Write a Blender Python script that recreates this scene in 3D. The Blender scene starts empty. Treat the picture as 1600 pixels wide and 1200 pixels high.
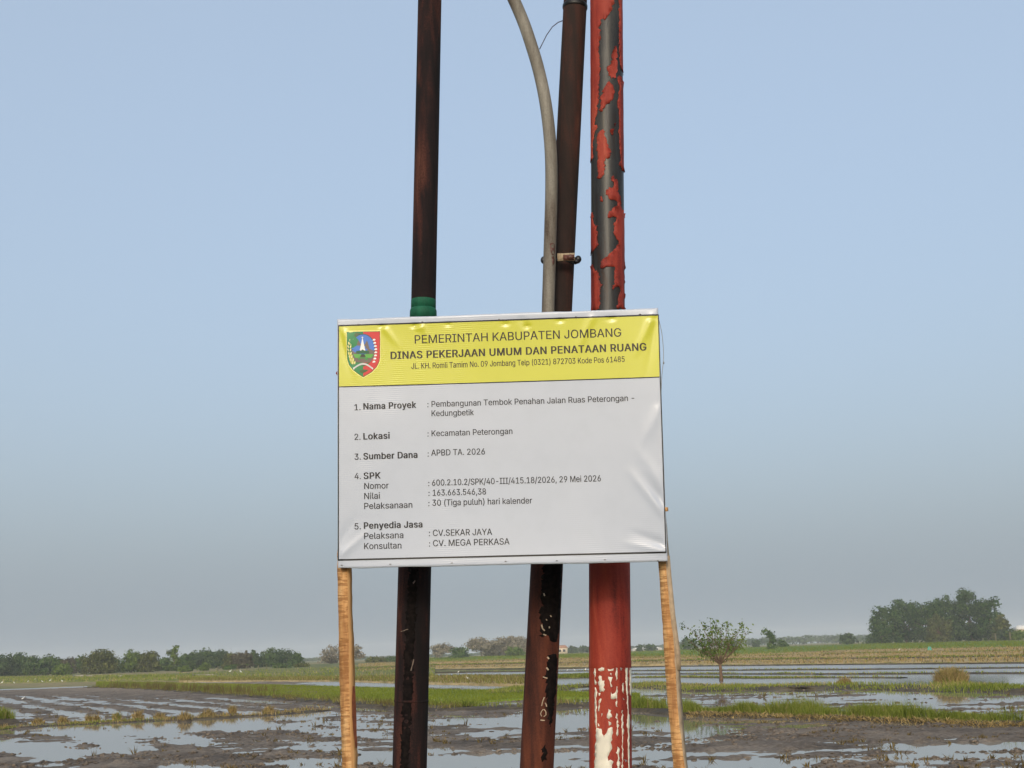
import bpy, math, random
import numpy as np
from mathutils import Vector, Matrix
from mathutils.geometry import delaunay_2d_cdt

rng = np.random.default_rng(7)
random.seed(7)
SC = bpy.context.scene
COL = SC.collection

# ------------------------------------------------------------------ camera
FPX = 2000.0                                   # focal length in pixels of the 1600 px wide photograph
PITCH = math.atan(419.7 / FPX)
ROLL = math.atan(0.0348)
CAM = np.array([0.0, 0.0, 2.3])
FWD = np.array([0, math.cos(PITCH), math.sin(PITCH)])
_R0 = np.array([1.0, 0, 0]); _U0 = np.array([0, -math.sin(PITCH), math.cos(PITCH)])
RGT = _R0 * math.cos(ROLL) - _U0 * math.sin(ROLL)
UPV = _U0 * math.cos(ROLL) + _R0 * math.sin(ROLL)
cam_data = bpy.data.cameras.new('camera')
cam_data.sensor_width = 36.0
cam_data.lens = 36.0 * FPX / 1600.0
cam_data.clip_start = 0.1
cam_data.clip_end = 9000.0
cam = bpy.data.objects.new('camera', cam_data)
COL.objects.link(cam)
cam.matrix_world = Matrix(((RGT[0], UPV[0], -FWD[0], CAM[0]), (RGT[1], UPV[1], -FWD[1], CAM[1]),
                           (RGT[2], UPV[2], -FWD[2], CAM[2]), (0, 0, 0, 1)))
SC.camera = cam

# ------------------------------------------------------------------ light
SUN_EL = math.radians(19.0)
SUN_AZ = math.radians(180.0 + 8.0)             # behind the photographer
world = bpy.data.worlds.new('World'); SC.world = world
world.use_nodes = True
wn = world.node_tree
wn.nodes.clear()
wo = wn.nodes.new('ShaderNodeOutputWorld'); wb = wn.nodes.new('ShaderNodeBackground')
sky = wn.nodes.new('ShaderNodeTexSky')
sky.sky_type = 'NISHITA'; sky.sun_disc = False
sky.sun_elevation = SUN_EL; sky.sun_rotation = SUN_AZ
sky.altitude = 0.0; sky.air_density = 1.0; sky.dust_density = 10.0; sky.ozone_density = 3.0
veil = wn.nodes.new('ShaderNodeVectorMath'); veil.operation = 'ADD'      # even bright haze all over the sky
veil.inputs[1].default_value = (2.32, 2.72, 3.08)
wb.inputs['Strength'].default_value = 0.135
wn.links.new(sky.outputs[0], veil.inputs[0]); wn.links.new(veil.outputs[0], wb.inputs['Color'])
wn.links.new(wb.outputs[0], wo.inputs['Surface'])
sun_data = bpy.data.lights.new('sun', 'SUN')
sun_data.energy = 0.85; sun_data.angle = math.radians(4.0); sun_data.color = (1.0, 0.91, 0.79)
sun = bpy.data.objects.new('sun', sun_data); COL.objects.link(sun)
sd = Vector((math.sin(SUN_AZ) * math.cos(SUN_EL), math.cos(SUN_AZ) * math.cos(SUN_EL), math.sin(SUN_EL)))
sun.rotation_euler = (-sd).to_track_quat('-Z', 'Y').to_euler()
sun.location = sd * 60
SC.view_settings.view_transform = 'Standard'
SC.view_settings.look = 'None'
SC.view_settings.exposure = 0.0
SC.view_settings.gamma = 1.0
SC.view_settings.use_curve_mapping = False
SC.cycles.use_denoising = True
SC.cycles.max_bounces = 6
SC.cycles.volume_bounces = 1

# ------------------------------------------------------------------ helpers
def ray(px, py):
    return FWD + RGT * (px - 800.0) / FPX - UPV * (py - 600.0) / FPX

def gz(y):
    """height of the land at distance y: level paddies, then gently rising fields"""
    return np.clip((np.asarray(y, float) - 150.0) * 0.003, 0.0, 0.9)

def at(px, py, z=0.0):
    """point of the land (plus z) seen at a pixel"""
    d = ray(px, py)
    y = 100.0
    for _ in range(40):
        t = (CAM[2] - z - float(gz(y))) / max(-d[2], 1e-5)
        y = 0.5 * y + 0.5 * min(t * d[1], 2500.0)
    return np.array([d[0] * y / d[1], y, z + float(gz(y))])

def at_y(px, py, y):
    d = ray(px, py)
    return CAM + d * (y / d[1])

def project(P):
    v = P - CAM
    zf = v @ FWD
    return 800 + FPX * (v @ RGT) / zf, 600 - FPX * (v @ UPV) / zf

def _hash(ix, iy, seed):
    h = (ix.astype(np.int64) * 374761393 + iy.astype(np.int64) * 668265263 + seed * 1442695041) & 0xffffffff
    h = ((h ^ (h >> 13)) * 1274126177) & 0xffffffff
    return ((h ^ (h >> 16)) & 0xffff) / 65535.0

def vnoise(x, y, seed=0):
    x = np.asarray(x, float); y = np.asarray(y, float)
    ix = np.floor(x); iy = np.floor(y)
    fx = x - ix; fy = y - iy
    fx = fx * fx * (3 - 2 * fx); fy = fy * fy * (3 - 2 * fy)
    a = _hash(ix, iy, seed); b = _hash(ix + 1, iy, seed); c = _hash(ix, iy + 1, seed); d = _hash(ix + 1, iy + 1, seed)
    return (a * (1 - fx) + b * fx) * (1 - fy) + (c * (1 - fx) + d * fx) * fy

def fbm(x, y, seed=0, octv=4):
    s = 0; a = 0.5; t = 0
    for o in range(octv):
        s = s + a * vnoise(x * 2 ** o + 17.3 * o, y * 2 ** o - 9.1 * o, seed + o); t += a; a *= 0.5
    return s / t - 0.5

def mesh_np(name, V, F, mat=None, parent=None, smooth=False, tone=None):
    """F: (n,k) array of equal faces, or a list of such arrays"""
    Fs = F if isinstance(F, list) and isinstance(F[0], np.ndarray) else [np.asarray(F)]
    Fs = [np.asarray(f, np.int32) for f in Fs if len(f)]
    me = bpy.data.meshes.new(name)
    V = np.asarray(V, np.float32)
    me.vertices.add(len(V)); me.vertices.foreach_set('co', V.ravel())
    nl = sum(f.size for f in Fs); npoly = sum(len(f) for f in Fs)
    me.loops.add(nl); me.loops.foreach_set('vertex_index', np.concatenate([f.ravel() for f in Fs]))
    me.polygons.add(npoly)
    tot = np.concatenate([np.full(len(f), f.shape[1], np.int32) for f in Fs])
    st = np.concatenate([[0], np.cumsum(tot)[:-1]]).astype(np.int32)
    me.polygons.foreach_set('loop_start', st)
    me.polygons.foreach_set('loop_total', tot)
    if smooth:
        me.polygons.foreach_set('use_smooth', np.ones(npoly, bool))
    if tone is not None:
        at_ = me.attributes.new('tone', 'FLOAT', 'POINT')
        at_.data.foreach_set('value', np.asarray(tone, np.float32))
    me.update(calc_edges=True); me.validate()
    o = bpy.data.objects.new(name, me); COL.objects.link(o)
    if mat: me.materials.append(mat)
    if parent: o.parent = parent
    return o

def tag(o, label=None, cat=None, group=None, kind=None):
    if label: o['label'] = label
    if cat: o['category'] = cat
    if group: o['group'] = group
    if kind: o['kind'] = kind
    return o

def empty(name, loc, label=None, cat=None, group=None):
    o = bpy.data.objects.new(name, None); COL.objects.link(o)
    o.location = Vector([float(c) for c in loc]); o.empty_display_size = 0.2
    return tag(o, label, cat, group)

def part(name, V, F, mat, root, smooth=False, tone=None):
    """world-space vertices, child of an un-rotated root at root.location"""
    V = np.asarray(V, float) - np.array(root_world(root))
    return mesh_np(name, V, F, mat, root, smooth, tone)

def root_world(o):
    p = Vector((0, 0, 0))
    while o is not None:
        p = p + o.location; o = o.parent
    return p

class MB:
    def __init__(s): s.V = []; s.Q = []; s.T = []; s.n = 0
    def add(s, V, Q=(), T=()):
        V = np.asarray(V, float).reshape(-1, 3)
        if len(Q): s.Q.append(np.asarray(Q, int).reshape(-1, 4) + s.n)
        if len(T): s.T.append(np.asarray(T, int).reshape(-1, 3) + s.n)
        s.V.append(V); s.n += len(V)
    def box(s, c, sz, rz=0.0):
        c = np.asarray(c, float); h = np.asarray(sz, float) / 2
        P = np.array([[x, y, z] for z in (-1, 1) for x, y in ((-1, -1), (1, -1), (1, 1), (-1, 1))]) * h
        ca, sa = math.cos(rz), math.sin(rz)
        P = np.stack([P[:, 0] * ca - P[:, 1] * sa, P[:, 0] * sa + P[:, 1] * ca, P[:, 2]], 1) + c
        s.add(P, [(3, 2, 1, 0), (4, 5, 6, 7), (0, 1, 5, 4), (1, 2, 6, 5), (2, 3, 7, 6), (3, 0, 4, 7)])
    def tube(s, pts, rad, seg=10, cap=True):
        pts = np.asarray(pts, float); rad = np.broadcast_to(np.asarray(rad, float), (len(pts),))
        tg = np.gradient(pts, axis=0); tg /= np.linalg.norm(tg, axis=1)[:, None] + 1e-12
        ref = np.array([0, 0, 1.0]) if abs(tg[0][2]) < 0.9 else np.array([1.0, 0, 0])
        a = np.linspace(0, 2 * math.pi, seg, endpoint=False)
        V = []
        for p, t, r in zip(pts, tg, rad):
            u = np.cross(t, ref); u /= np.linalg.norm(u) + 1e-12; w = np.cross(t, u)
            V.append(p + r * (np.cos(a)[:, None] * u + np.sin(a)[:, None] * w))
        V = np.concatenate(V); Q = []
        for i in range(len(pts) - 1):
            for j in range(seg):
                k = (j + 1) % seg
                Q.append((i * seg + k, i * seg + j, (i + 1) * seg + j, (i + 1) * seg + k))
        T = []
        if cap:
            V = np.concatenate([V, pts[:1], pts[-1:]]); n = len(pts) * seg
            for j in range(seg):
                k = (j + 1) % seg
                T.append((n, j, k)); T.append((n + 1, (len(pts) - 1) * seg + k, (len(pts) - 1) * seg + j))
        s.add(V, Q, T)
    def ellipsoid(s, c, r, nu=10, nv=6, rot=None):
        V = [];
        for i in range(nv + 1):
            th = math.pi * i / nv
            for j in range(nu):
                ph = 2 * math.pi * j / nu
                V.append((math.sin(th) * math.cos(ph), math.sin(th) * math.sin(ph), math.cos(th)))
        V = np.array(V) * np.asarray(r, float)
        if rot is not None: V = V @ np.array(rot).T
        Q = [(i * nu + j, (i + 1) * nu + j, (i + 1) * nu + (j + 1) % nu, i * nu + (j + 1) % nu) for i in range(nv) for j in range(nu)]
        s.add(V + np.asarray(c, float), Q)
    def build(s, name, mat, root, smooth=False):
        F = []
        if s.Q: F.append(np.concatenate(s.Q))
        if s.T: F.append(np.concatenate(s.T))
        return part(name, np.concatenate(s.V), F, mat, root, smooth)

# ------------------------------------------------------------------ materials
class NT:
    def __init__(s, name):
        s.m = bpy.data.materials.new(name); s.m.use_nodes = True
        s.t = s.m.node_tree; s.t.nodes.clear()
        s.out = s.t.nodes.new('ShaderNodeOutputMaterial')
    def n(s, typ, **kw):
        nd = s.t.nodes.new(typ)
        for k, v in kw.items():
            if k in nd.inputs.keys(): s.set(nd.inputs[k], v)
            else: setattr(nd, k, v)
        return nd
    def set(s, sock, v):
        if isinstance(v, bpy.types.NodeSocket): s.t.links.new(v, sock)
        elif isinstance(v, (tuple, list)) and len(v) == 3 and sock.type == 'RGBA': sock.default_value = (*v, 1)
        else: sock.default_value = v
    def coord(s, which='Object', scale=(1, 1, 1)):
        tc = s.n('ShaderNodeTexCoord'); mp = s.n('ShaderNodeMapping')
        s.set(mp.inputs['Vector'], tc.outputs[which]); mp.inputs['Scale'].default_value = scale
        return mp.outputs[0]
    def pos(s, scale=(1, 1, 1)):
        g = s.n('ShaderNodeNewGeometry'); mp = s.n('ShaderNodeMapping')
        s.set(mp.inputs['Vector'], g.outputs['Position']); mp.inputs['Scale'].default_value = scale
        return mp.outputs[0]
    def noise(s, vec, scale, detail=4, rough=0.55, dist=0.0):
        nd = s.n('ShaderNodeTexNoise'); s.set(nd.inputs['Vector'], vec)
        nd.inputs['Scale'].default_value = scale; nd.inputs['Detail'].default_value = detail
        nd.inputs['Roughness'].default_value = rough; nd.inputs['Distortion'].default_value = dist
        return nd.outputs[0]
    def ramp(s, fac, stops, interp='LINEAR'):
        nd = s.n('ShaderNodeValToRGB'); s.set(nd.inputs[0], fac)
        cr = nd.color_ramp; cr.interpolation = interp
        while len(cr.elements) < len(stops): cr.elements.new(0.5)
        for e, (p, c) in zip(cr.elements, stops):
            e.position = p; e.color = (*c, 1) if len(c) == 3 else c
        return nd.outputs[0]
    def mix(s, fac, a, b, mode='MIX'):
        nd = s.n('ShaderNodeMix', data_type='RGBA', blend_type=mode)
        s.set(nd.inputs[0], fac); s.set(nd.inputs[6], a); s.set(nd.inputs[7], b)
        return nd.outputs[2]
    def math(s, op, a, b=0.0):
        nd = s.n('ShaderNodeMath', operation=op); s.set(nd.inputs[0], a); s.set(nd.inputs[1], b)
        return nd.outputs[0]
    def bump(s, h, strength=0.3, dist=0.01):
        nd = s.n('ShaderNodeBump'); s.set(nd.inputs['Height'], h)
        nd.inputs['Strength'].default_value = strength; nd.inputs['Distance'].default_value = dist
        return nd.outputs[0]
    def principled(s, color, rough=0.6, normal=None, metal=0.0, spec=0.5, **kw):
        b = s.n('ShaderNodeBsdfPrincipled')
        s.set(b.inputs['Base Color'], color); s.set(b.inputs['Roughness'], rough); s.set(b.inputs['Metallic'], metal)
        b.inputs['Specular IOR Level'].default_value = spec
        if normal is not None: s.set(b.inputs['Normal'], normal)
        for k, v in kw.items(): s.set(b.inputs[k], v)
        s.t.links.new(b.outputs[0], s.out.inputs['Surface'])
        return s.m

def leafmat(name, stops, trans=0.25):
    t = NT(name)
    a = t.n('ShaderNodeAttribute', attribute_name='tone')
    c = t.ramp(a.outputs['Fac'], stops)
    d = t.n('ShaderNodeBsdfDiffuse'); t.set(d.inputs['Color'], c)
    tr = t.n('ShaderNodeBsdfTranslucent'); t.set(tr.inputs['Color'], c)
    mx = t.n('ShaderNodeMixShader'); mx.inputs[0].default_value = trans
    t.t.links.new(d.outputs[0], mx.inputs[1]); t.t.links.new(tr.outputs[0], mx.inputs[2])
    t.t.links.new(mx.outputs[0], t.out.inputs['Surface'])
    return t.m

def m_simple(name, col, rough=0.6, var=0.25, scale=8, bump=0.0):
    t = NT(name); n = t.noise(t.coord(), scale, 5)
    lo = tuple(c * (1 - var) for c in col); hi = tuple(min(c * (1 + var), 1) for c in col)
    return t.principled(t.ramp(n, [(0.3, lo), (0.7, hi)]), rough, t.bump(n, bump, 0.01) if bump else None)

def m_ground():
    t = NT('field_ground'); p = t.pos((0.02, 0.012, 1)); n = t.noise(p, 1.0, 6, 0.6)
    f = t.noise(t.pos((0.5, 0.12, 1)), 1.0, 4)
    k = t.math('ADD', t.math('MULTIPLY', n, 0.7), t.math('MULTIPLY', f, 0.3))
    c = t.ramp(k, [(0.35, (0.08, 0.11, 0.03)), (0.47, (0.16, 0.165, 0.06)), (0.55, (0.29, 0.23, 0.12)), (0.66, (0.14, 0.15, 0.05))])
    return t.principled(c, 0.95, None, spec=0.1)

def m_water():
    t = NT('paddy_water'); n = t.noise(t.pos((1, 1, 1)), 1.2, 3)
    n2 = t.noise(t.pos((1, 1, 1)), 9.0, 2)
    h = t.math('ADD', n, t.math('MULTIPLY', n2, 0.12))
    sx = t.n('ShaderNodeSeparateXYZ'); t.set(sx.inputs[0], t.pos((1, 1, 1)))
    mr = t.n('ShaderNodeMapRange'); t.set(mr.inputs[0], sx.outputs[1])
    mr.inputs[1].default_value = 62.0; mr.inputs[2].default_value = 85.0; mr.inputs[3].default_value = 0.05; mr.inputs[4].default_value = 0.5
    b = t.n('ShaderNodeBump'); t.set(b.inputs['Height'], h); b.inputs['Distance'].default_value = 0.03; t.set(b.inputs['Strength'], mr.outputs[0])
    rr = t.math('MULTIPLY', mr.outputs[0], 0.34)
    return t.principled((0.27, 0.245, 0.20), rr, b.outputs[0], spec=0.5, IOR=1.45)

def m_mud():
    t = NT('wet_mud'); p = t.pos((1, 1, 1)); n = t.noise(p, 0.5, 6, 0.6); f = t.noise(p, 9.0, 6, 0.7)
    k = t.math('ADD', t.math('MULTIPLY', n, 0.5), t.math('MULTIPLY', f, 0.5))
    c = t.ramp(k, [(0.36, (0.062, 0.050, 0.040)), (0.5, (0.155, 0.125, 0.098)), (0.64, (0.28, 0.23, 0.18))])
    a = t.n('ShaderNodeAttribute', attribute_name='tone')
    dry = t.ramp(k, [(0.36, (0.17, 0.13, 0.095)), (0.62, (0.33, 0.26, 0.19))])
    c = t.mix(a.outputs['Fac'], c, dry)
    return t.principled(c, 0.85, t.bump(f, 0.9, 0.06), spec=0.10)

def m_bund():
    t = NT('bund_soil'); p = t.pos((1, 1, 1)); n = t.noise(p, 0.8, 5, 0.6); f = t.noise(p, 6.0, 6, 0.65)
    k = t.math('ADD', t.math('MULTIPLY', n, 0.6), t.math('MULTIPLY', f, 0.4))
    c = t.ramp(k, [(0.36, (0.035, 0.028, 0.022)), (0.50, (0.075, 0.060, 0.042)), (0.62, (0.13, 0.105, 0.06))])
    return t.principled(c, 0.85, t.bump(f, 0.8, 0.05), spec=0.2)

def m_field(name, stops, sc=(0.6, 0.15, 1)):
    t = NT(name); n = t.noise(t.pos(sc), 1.0, 6, 0.65)
    return t.principled(t.ramp(n, stops), 0.95, t.bump(n, 0.6, 0.2), spec=0.1)

def m_rust(name, stops, streak=(0.0, 0.0, 0.0), rough=0.62, vs=1.0, metal=0.0):
    t = NT(name); p = t.coord('Object', (1, 1, 0.12)); n = t.noise(p, 22 * vs, 6, 0.6, 0.4)
    q = t.coord('Object', (1, 1, 1)); f = t.noise(q, 190, 4, 0.7); g = t.noise(t.coord('Object', (1, 1, 0.35)), 6, 3)
    k = t.math('ADD', t.math('ADD', t.math('MULTIPLY', n, 0.45), t.math('MULTIPLY', f, 0.2)), t.math('MULTIPLY', g, 0.35))
    return t.principled(t.ramp(k, stops), rough, t.bump(t.math('ADD', n, t.math('MULTIPLY', f, 0.6)), 0.35, 0.003), metal, 0.25)

def m_wood():
    t = NT('sawn_wood'); p = t.coord('Object', (1, 1, 0.15)); n = t.noise(p, 30, 5, 0.6)
    w = t.noise(t.coord('Object', (16, 16, 125)), 1.0, 3, 0.65, 0.6)         # saw marks across the grain
    gate = t.noise(t.coord('Object', (1, 1, 1)), 5.0, 3)
    mk = t.math('MULTIPLY', t.ramp(w, [(0.47, (0, 0, 0)), (0.58, (1, 1, 1))]), t.ramp(gate, [(0.32, (0.1, 0.1, 0.1)), (0.5, (1, 1, 1))]))
    c = t.ramp(n, [(0.36, (0.34, 0.165, 0.065)), (0.5, (0.54, 0.285, 0.11)), (0.64, (0.66, 0.41, 0.19))])
    c = t.mix(t.math('MULTIPLY', mk, 0.72), c, (0.25, 0.105, 0.032))
    return t.principled(c, 0.75, t.bump(t.math('ADD', t.math('MULTIPLY', mk, -1.0), n), 0.5, 0.003), spec=0.25)

def m_vinyl(name, col, wrinkle=0.0):
    t = NT(name); g = t.coord('Object', (1, 1, 1))
    w = t.n('ShaderNodeTexWave', wave_type='BANDS', bands_direction='Z', wave_profile='SIN')
    t.set(w.inputs['Vector'], g); w.inputs['Scale'].default_value = 42.0; w.inputs['Distortion'].default_value = 0.6
    w.inputs['Detail'].default_value = 2.0; w.inputs['Detail Scale'].default_value = 0.5
    n = t.noise(g, 4.0, 3)
    gate = t.ramp(t.noise(g, 2.6, 4), [(0.48, (0.06, 0.06, 0.06)), (0.68, (1, 1, 1))])
    h = t.math('ADD', t.math('MULTIPLY', t.math('MULTIPLY', w.outputs[1], gate), 0.15), t.math('MULTIPLY', n, 0.15))
    c = t.mix(t.ramp(t.noise(g, 14.0, 5), [(0.45, (0, 0, 0)), (0.8, (0.22, 0.22, 0.22))]), col, tuple(c * 0.82 for c in col))
    return t.principled(c, 0.26, t.bump(h, 0.35, 0.004), spec=0.5)

M = {}
M['ground'] = m_ground(); M['water'] = m_water(); M['mud'] = m_mud(); M['bund'] = m_bund()
M['road'] = m_simple('asphalt', (0.05, 0.05, 0.05), 0.9, 0.2, 60)
M['verge'] = m_field('verge_soil', [(0.35, (0.06, 0.07, 0.03)), (0.6, (0.13, 0.11, 0.06))], (1.5, 1.5, 1))
M['tan'] = m_field('stubble_field', [(0.33, (0.17, 0.15, 0.06)), (0.46, (0.32, 0.24, 0.115)), (0.56, (0.42, 0.32, 0.165)), (0.68, (0.19, 0.18, 0.065))])
M['olive'] = m_field('olive_field', [(0.35, (0.10, 0.13, 0.035)), (0.52, (0.17, 0.175, 0.055)), (0.66, (0.30, 0.24, 0.11))])
M['green'] = m_field('green_field', [(0.35, (0.075, 0.15, 0.025)), (0.55, (0.115, 0.20, 0.035)), (0.68, (0.18, 0.21, 0.06))])
M['seed'] = m_field('seedling_bed', [(0.3, (0.14, 0.19, 0.02)), (0.7, (0.21, 0.25, 0.04))])
M['drymud'] = m_field('dry_mud', [(0.35, (0.09, 0.068, 0.05)), (0.6, (0.15, 0.115, 0.085))], (0.5, 0.2, 1))
M['white_vinyl'] = m_vinyl('white_vinyl', (0.44, 0.478, 0.555))
M['yellow_vinyl'] = m_vinyl('yellow_vinyl', (0.53, 0.525, 0.05))
M['wood'] = m_wood()
t = NT('planed_wood'); M['planed'] = t.principled(t.ramp(t.noise(t.coord('Object', (1, 1, 0.1)), 40, 5, 0.6), [(0.3, (0.40, 0.20, 0.075)), (0.7, (0.58, 0.35, 0.155))]), 0.8, None, spec=0.2)
M['bark'] = m_simple('bark_edge', (0.20, 0.055, 0.02), 0.8, 0.35, 40)
M['greywood'] = m_simple('greyish_wood', (0.36, 0.27, 0.18), 0.85, 0.3, 30, 0.3)
def flat(name, col, rough=0.45):
    t = NT(name); return t.principled(col, rough, spec=0.35)
M['ink'] = flat('black_ink', (0.016, 0.016, 0.02))
M['ink_head'] = flat('header_ink', (0.035, 0.027, 0.012))
M['line'] = flat('line_ink', (0.012, 0.012, 0.012))

# ================================================================== SETTING
prof_y = [-320, -7.0, 3.3, 3.9, 7.6, 9.0, 150, 168] + list(range(185, 451, 15)) + [520, 700, 1000, 1600, 2600]
prof_z = [0.62, 0.62, 0.62, 0.62, -0.10, -0.3, -0.3, -0.05] + [float(gz(y)) - 0.03 for y in range(185, 451, 15)] + [0.87] * 5
xs = np.array([-2600, -1500, -800, -400, -200, -100, -50, -20, 0, 20, 50, 100, 200, 400, 800, 1500, 2600.0])
V = np.array([[x, y, z] for y, z in zip(prof_y, prof_z) for x in xs])
nx = len(xs)
Q = [(i * nx + j, i * nx + j + 1, (i + 1) * nx + j + 1, (i + 1) * nx + j) for i in range(len(prof_y) - 1) for j in range(nx - 1)]
tag(mesh_np('ground', V, Q, M['ground']), 'flat farmland reaching to the hazy horizon', kind='structure')
def sheet(name, x0, x1, y0, y1, z, mat, label):
    return tag(mesh_np(name, [(x0, y0, z), (x1, y0, z), (x1, y1, z), (x0, y1, z)], [(0, 1, 2, 3)], mat), label, kind='structure')
sheet('road', -300, 300, -6.5, 1.6, 0.66, M['road'], 'asphalt country road beside the paddies')
sheet('verge', -300, 300, 1.6, 3.3, 0.65, M['verge'], 'earth verge along the road')
sheet('water', -160, 160, 8.6, 166, 0.0, M['water'], 'shallow muddy water flooding the paddies')

# ---- mud relief of the flooded plots: a height field that breaks the water surface
ys = [17.5]
while ys[-1] < 150: ys.append(ys[-1] + max(0.10, ys[-1] ** 2 / (2.3 * 1280) * 0.42))
ys = np.array(ys); NC = 760
ts = np.linspace(-0.52, 0.52, NC)
Y = np.repeat(ys[:, None], NC, 1); X = Y * ts[None, :]
PX, PY = project(np.stack([X, Y, np.zeros_like(X)], -1))
B = np.full_like(X, -0.125)
def blob(cx, cy, sx, sy, a, slope=0.0):
    global B
    B = B + a * np.exp(-(((PX - cx) / sx) ** 2 + ((PY - cy - slope * (PX - cx)) / sy) ** 2))
def smooth(a, lo, hi): 
    t = np.clip((a - lo) / (hi - lo), 0, 1); return t * t * (3 - 2 * t)
# dry brown plot at the far left, fading into water towards the near side
edge = 1083 + 0.010 * PX + 7 * fbm(X * 0.12, Y * 0.05, 5)
B += 0.9 * (1 - smooth(PY, edge - 7, edge + 9)) * (1 - smooth(PX, 380, 640))
# open water
blob(150, 1146, 120, 9, -0.32); blob(330, 1134, 130, 8, -0.30); blob(740, 1192, 120, 10, -0.35); blob(60, 1170, 60, 7, -0.3)
blob(1080, 1140, 70, 9, -0.35); blob(1130, 1192, 120, 10, -0.32); blob(1500, 1178, 160, 5, -0.28); blob(480, 1190, 90, 8, -0.2)
blob(1300, 1163, 110, 3, -0.25); blob(760, 1127, 80, 7, -0.25); blob(900, 1190, 60, 16, -0.2); blob(905, 1130, 60, 8, -0.3)
# mud banks
blob(40, 1150, 90, 5, 0.32); blob(300, 1183, 110, 9, 0.42); blob(160, 1196, 60, 7, 0.35); blob(430, 1152, 130, 5, 0.32, 0.02)
blob(30, 1188, 40, 8, 0.35); blob(740, 1163, 110, 9, 0.45); blob(720, 1113, 90, 5, 0.3); blob(905, 1157, 70, 8, 0.42)
blob(1400, 1144, 260, 10, 0.55, 0.02); blob(1210, 1166, 190, 6, 0.45, 0.015); blob(1560, 1190, 90, 7, 0.25); blob(1010, 1157, 70, 6, 0.3)
blob(480, 1108, 80, 5, 0.22)
# the plots behind the grass bund at the right stay mostly under water
behind = smooth(PX, 940, 1000) * (1 - smooth(PY, 1098, 1104))
B = B * (1 - behind) + behind * (-0.22)
far = 1 - smooth(PY, 1070, 1076); right = smooth(PX, 300, 400)
B = B - 0.6 * far * right
LM = (1 - smooth(PX, 520, 620)) * smooth(PY, 1082, 1090) * (1 - smooth(PY, 1108, 1116))
B = B + 0.13 * LM
n1 = fbm(X / 3.4, Y / 4.6, 11, 5)
n2 = fbm(X / 1.3, Y / 0.9, 23, 5)
# plough furrows: at the left they run away from the viewer to the upper left, elsewhere across
ph = np.where(PX < 640, (X * 0.62 + Y * 0.30), (X * 0.10 + Y * 0.55))
fur = np.sin(ph * 2 * math.pi / 1.55 + 2.4 * fbm(X / 6, Y / 6, 3, 3))
clod = np.maximum(vnoise(X / 0.22, Y / 0.26, 31) - 0.55, 0) * 2.2 * vnoise(X / 0.9, Y / 1.2, 37)
H = n1 * 0.50 + n2 * 0.88 + (0.15 + 0.17 * LM) * fur * (0.3 + vnoise(X / 11, Y / 9, 8)) + B
Z = 0.095 * np.tanh(H * 1.6) + 0.045 * fbm(X / 0.42, Y / 0.45, 77, 3) * np.clip(H * 4 + 0.8, 0, 1) + clod * 0.10 * np.clip(H * 5 + 0.6, 0, 1)
Z = np.clip(Z, -0.15, 0.30)
DRY = (1 - smooth(PY, edge - 12, edge + 4)) * (1 - smooth(PX, 300, 560)) * 0.9 + 0.35 * np.clip(Z / 0.09 - 0.5, 0, 1) * vnoise(X / 2.5, Y / 3, 15)
idx = np.arange(len(ys) * NC).reshape(len(ys), NC)
Q = np.stack([idx[:-1, :-1], idx[:-1, 1:], idx[1:, 1:], idx[1:, :-1]], -1).reshape(-1, 4)
vis = np.max(Z.ravel()[Q], axis=1) > -0.02
tag(mesh_np('mud', np.stack([X, Y, Z], -1).reshape(-1, 3), Q[vis], M['mud'], smooth=True, tone=np.clip(DRY, 0, 1).ravel()), 'churned dark mud breaking the water of the ploughed paddies', kind='structure')
MUD = (X, Y, Z, PX, PY)

# ---- vegetation helpers
def blades(name, R, h, w, lean, mat, tone, kind='stuff', parent=None, label=None):
    """one bent leaf of grass per root: 5 vertices, 3 triangles"""
    R = np.asarray(R, float); n = len(R)
    h = np.broadcast_to(h, (n,)); w = np.broadcast_to(w, (n,))
    a = rng.uniform(0, 2 * math.pi, n); side = np.stack([np.cos(a), np.sin(a), np.zeros(n)], 1)
    b = rng.uniform(0, 2 * math.pi, n); ld = np.stack([np.cos(b), np.sin(b), np.zeros(n)], 1) * (h * lean * rng.uniform(0.2, 1.6, n))[:, None]
    up = np.zeros((n, 3)); up[:, 2] = 1
    p1 = R + up * (h * 0.55)[:, None] + ld * 0.35; p2 = R + up * h[:, None] * 1.0 + ld
    s = side * (w / 2)[:, None]
    V = np.stack([R - s, R + s, p1 - s * 0.8, p1 + s * 0.8, p2], 1).reshape(-1, 3)
    k = np.arange(n)[:, None] * 5
    T = np.concatenate([k + [[0, 1, 3]], k + [[0, 3, 2]], k + [[2, 3, 4]]])
    if parent is not None:
        return part(name, V, T, mat, parent, tone=np.repeat(tone, 5))
    o = mesh_np(name, V, T, mat, None, tone=np.repeat(tone, 5))
    return tag(o, label, kind=kind)

GRASS = leafmat('bund_grass', [(0.0, (0.085, 0.115, 0.018)), (0.35, (0.18, 0.225, 0.034)), (0.7, (0.28, 0.30, 0.06)), (0.85, (0.36, 0.29, 0.12)), (1.0, (0.46, 0.36, 0.17))], 0.3)
STRAW = leafmat('dry_straw', [(0.0, (0.06, 0.045, 0.02)), (0.35, (0.22, 0.16, 0.06)), (0.75, (0.42, 0.31, 0.135)), (0.88, (0.34, 0.27, 0.09)), (1.0, (0.17, 0.185, 0.04))], 0.2)
SEED = leafmat('rice_seedlings', [(0.0, (0.13, 0.165, 0.018)), (0.6, (0.215, 0.25, 0.032)), (1.0, (0.30, 0.305, 0.06))], 0.35)
WEED = leafmat('weeds', [(0.0, (0.11, 0.07, 0.035)), (0.35, (0.16, 0.13, 0.045)), (0.7, (0.19, 0.205, 0.04)), (1.0, (0.34, 0.26, 0.12))], 0.25)

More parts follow.
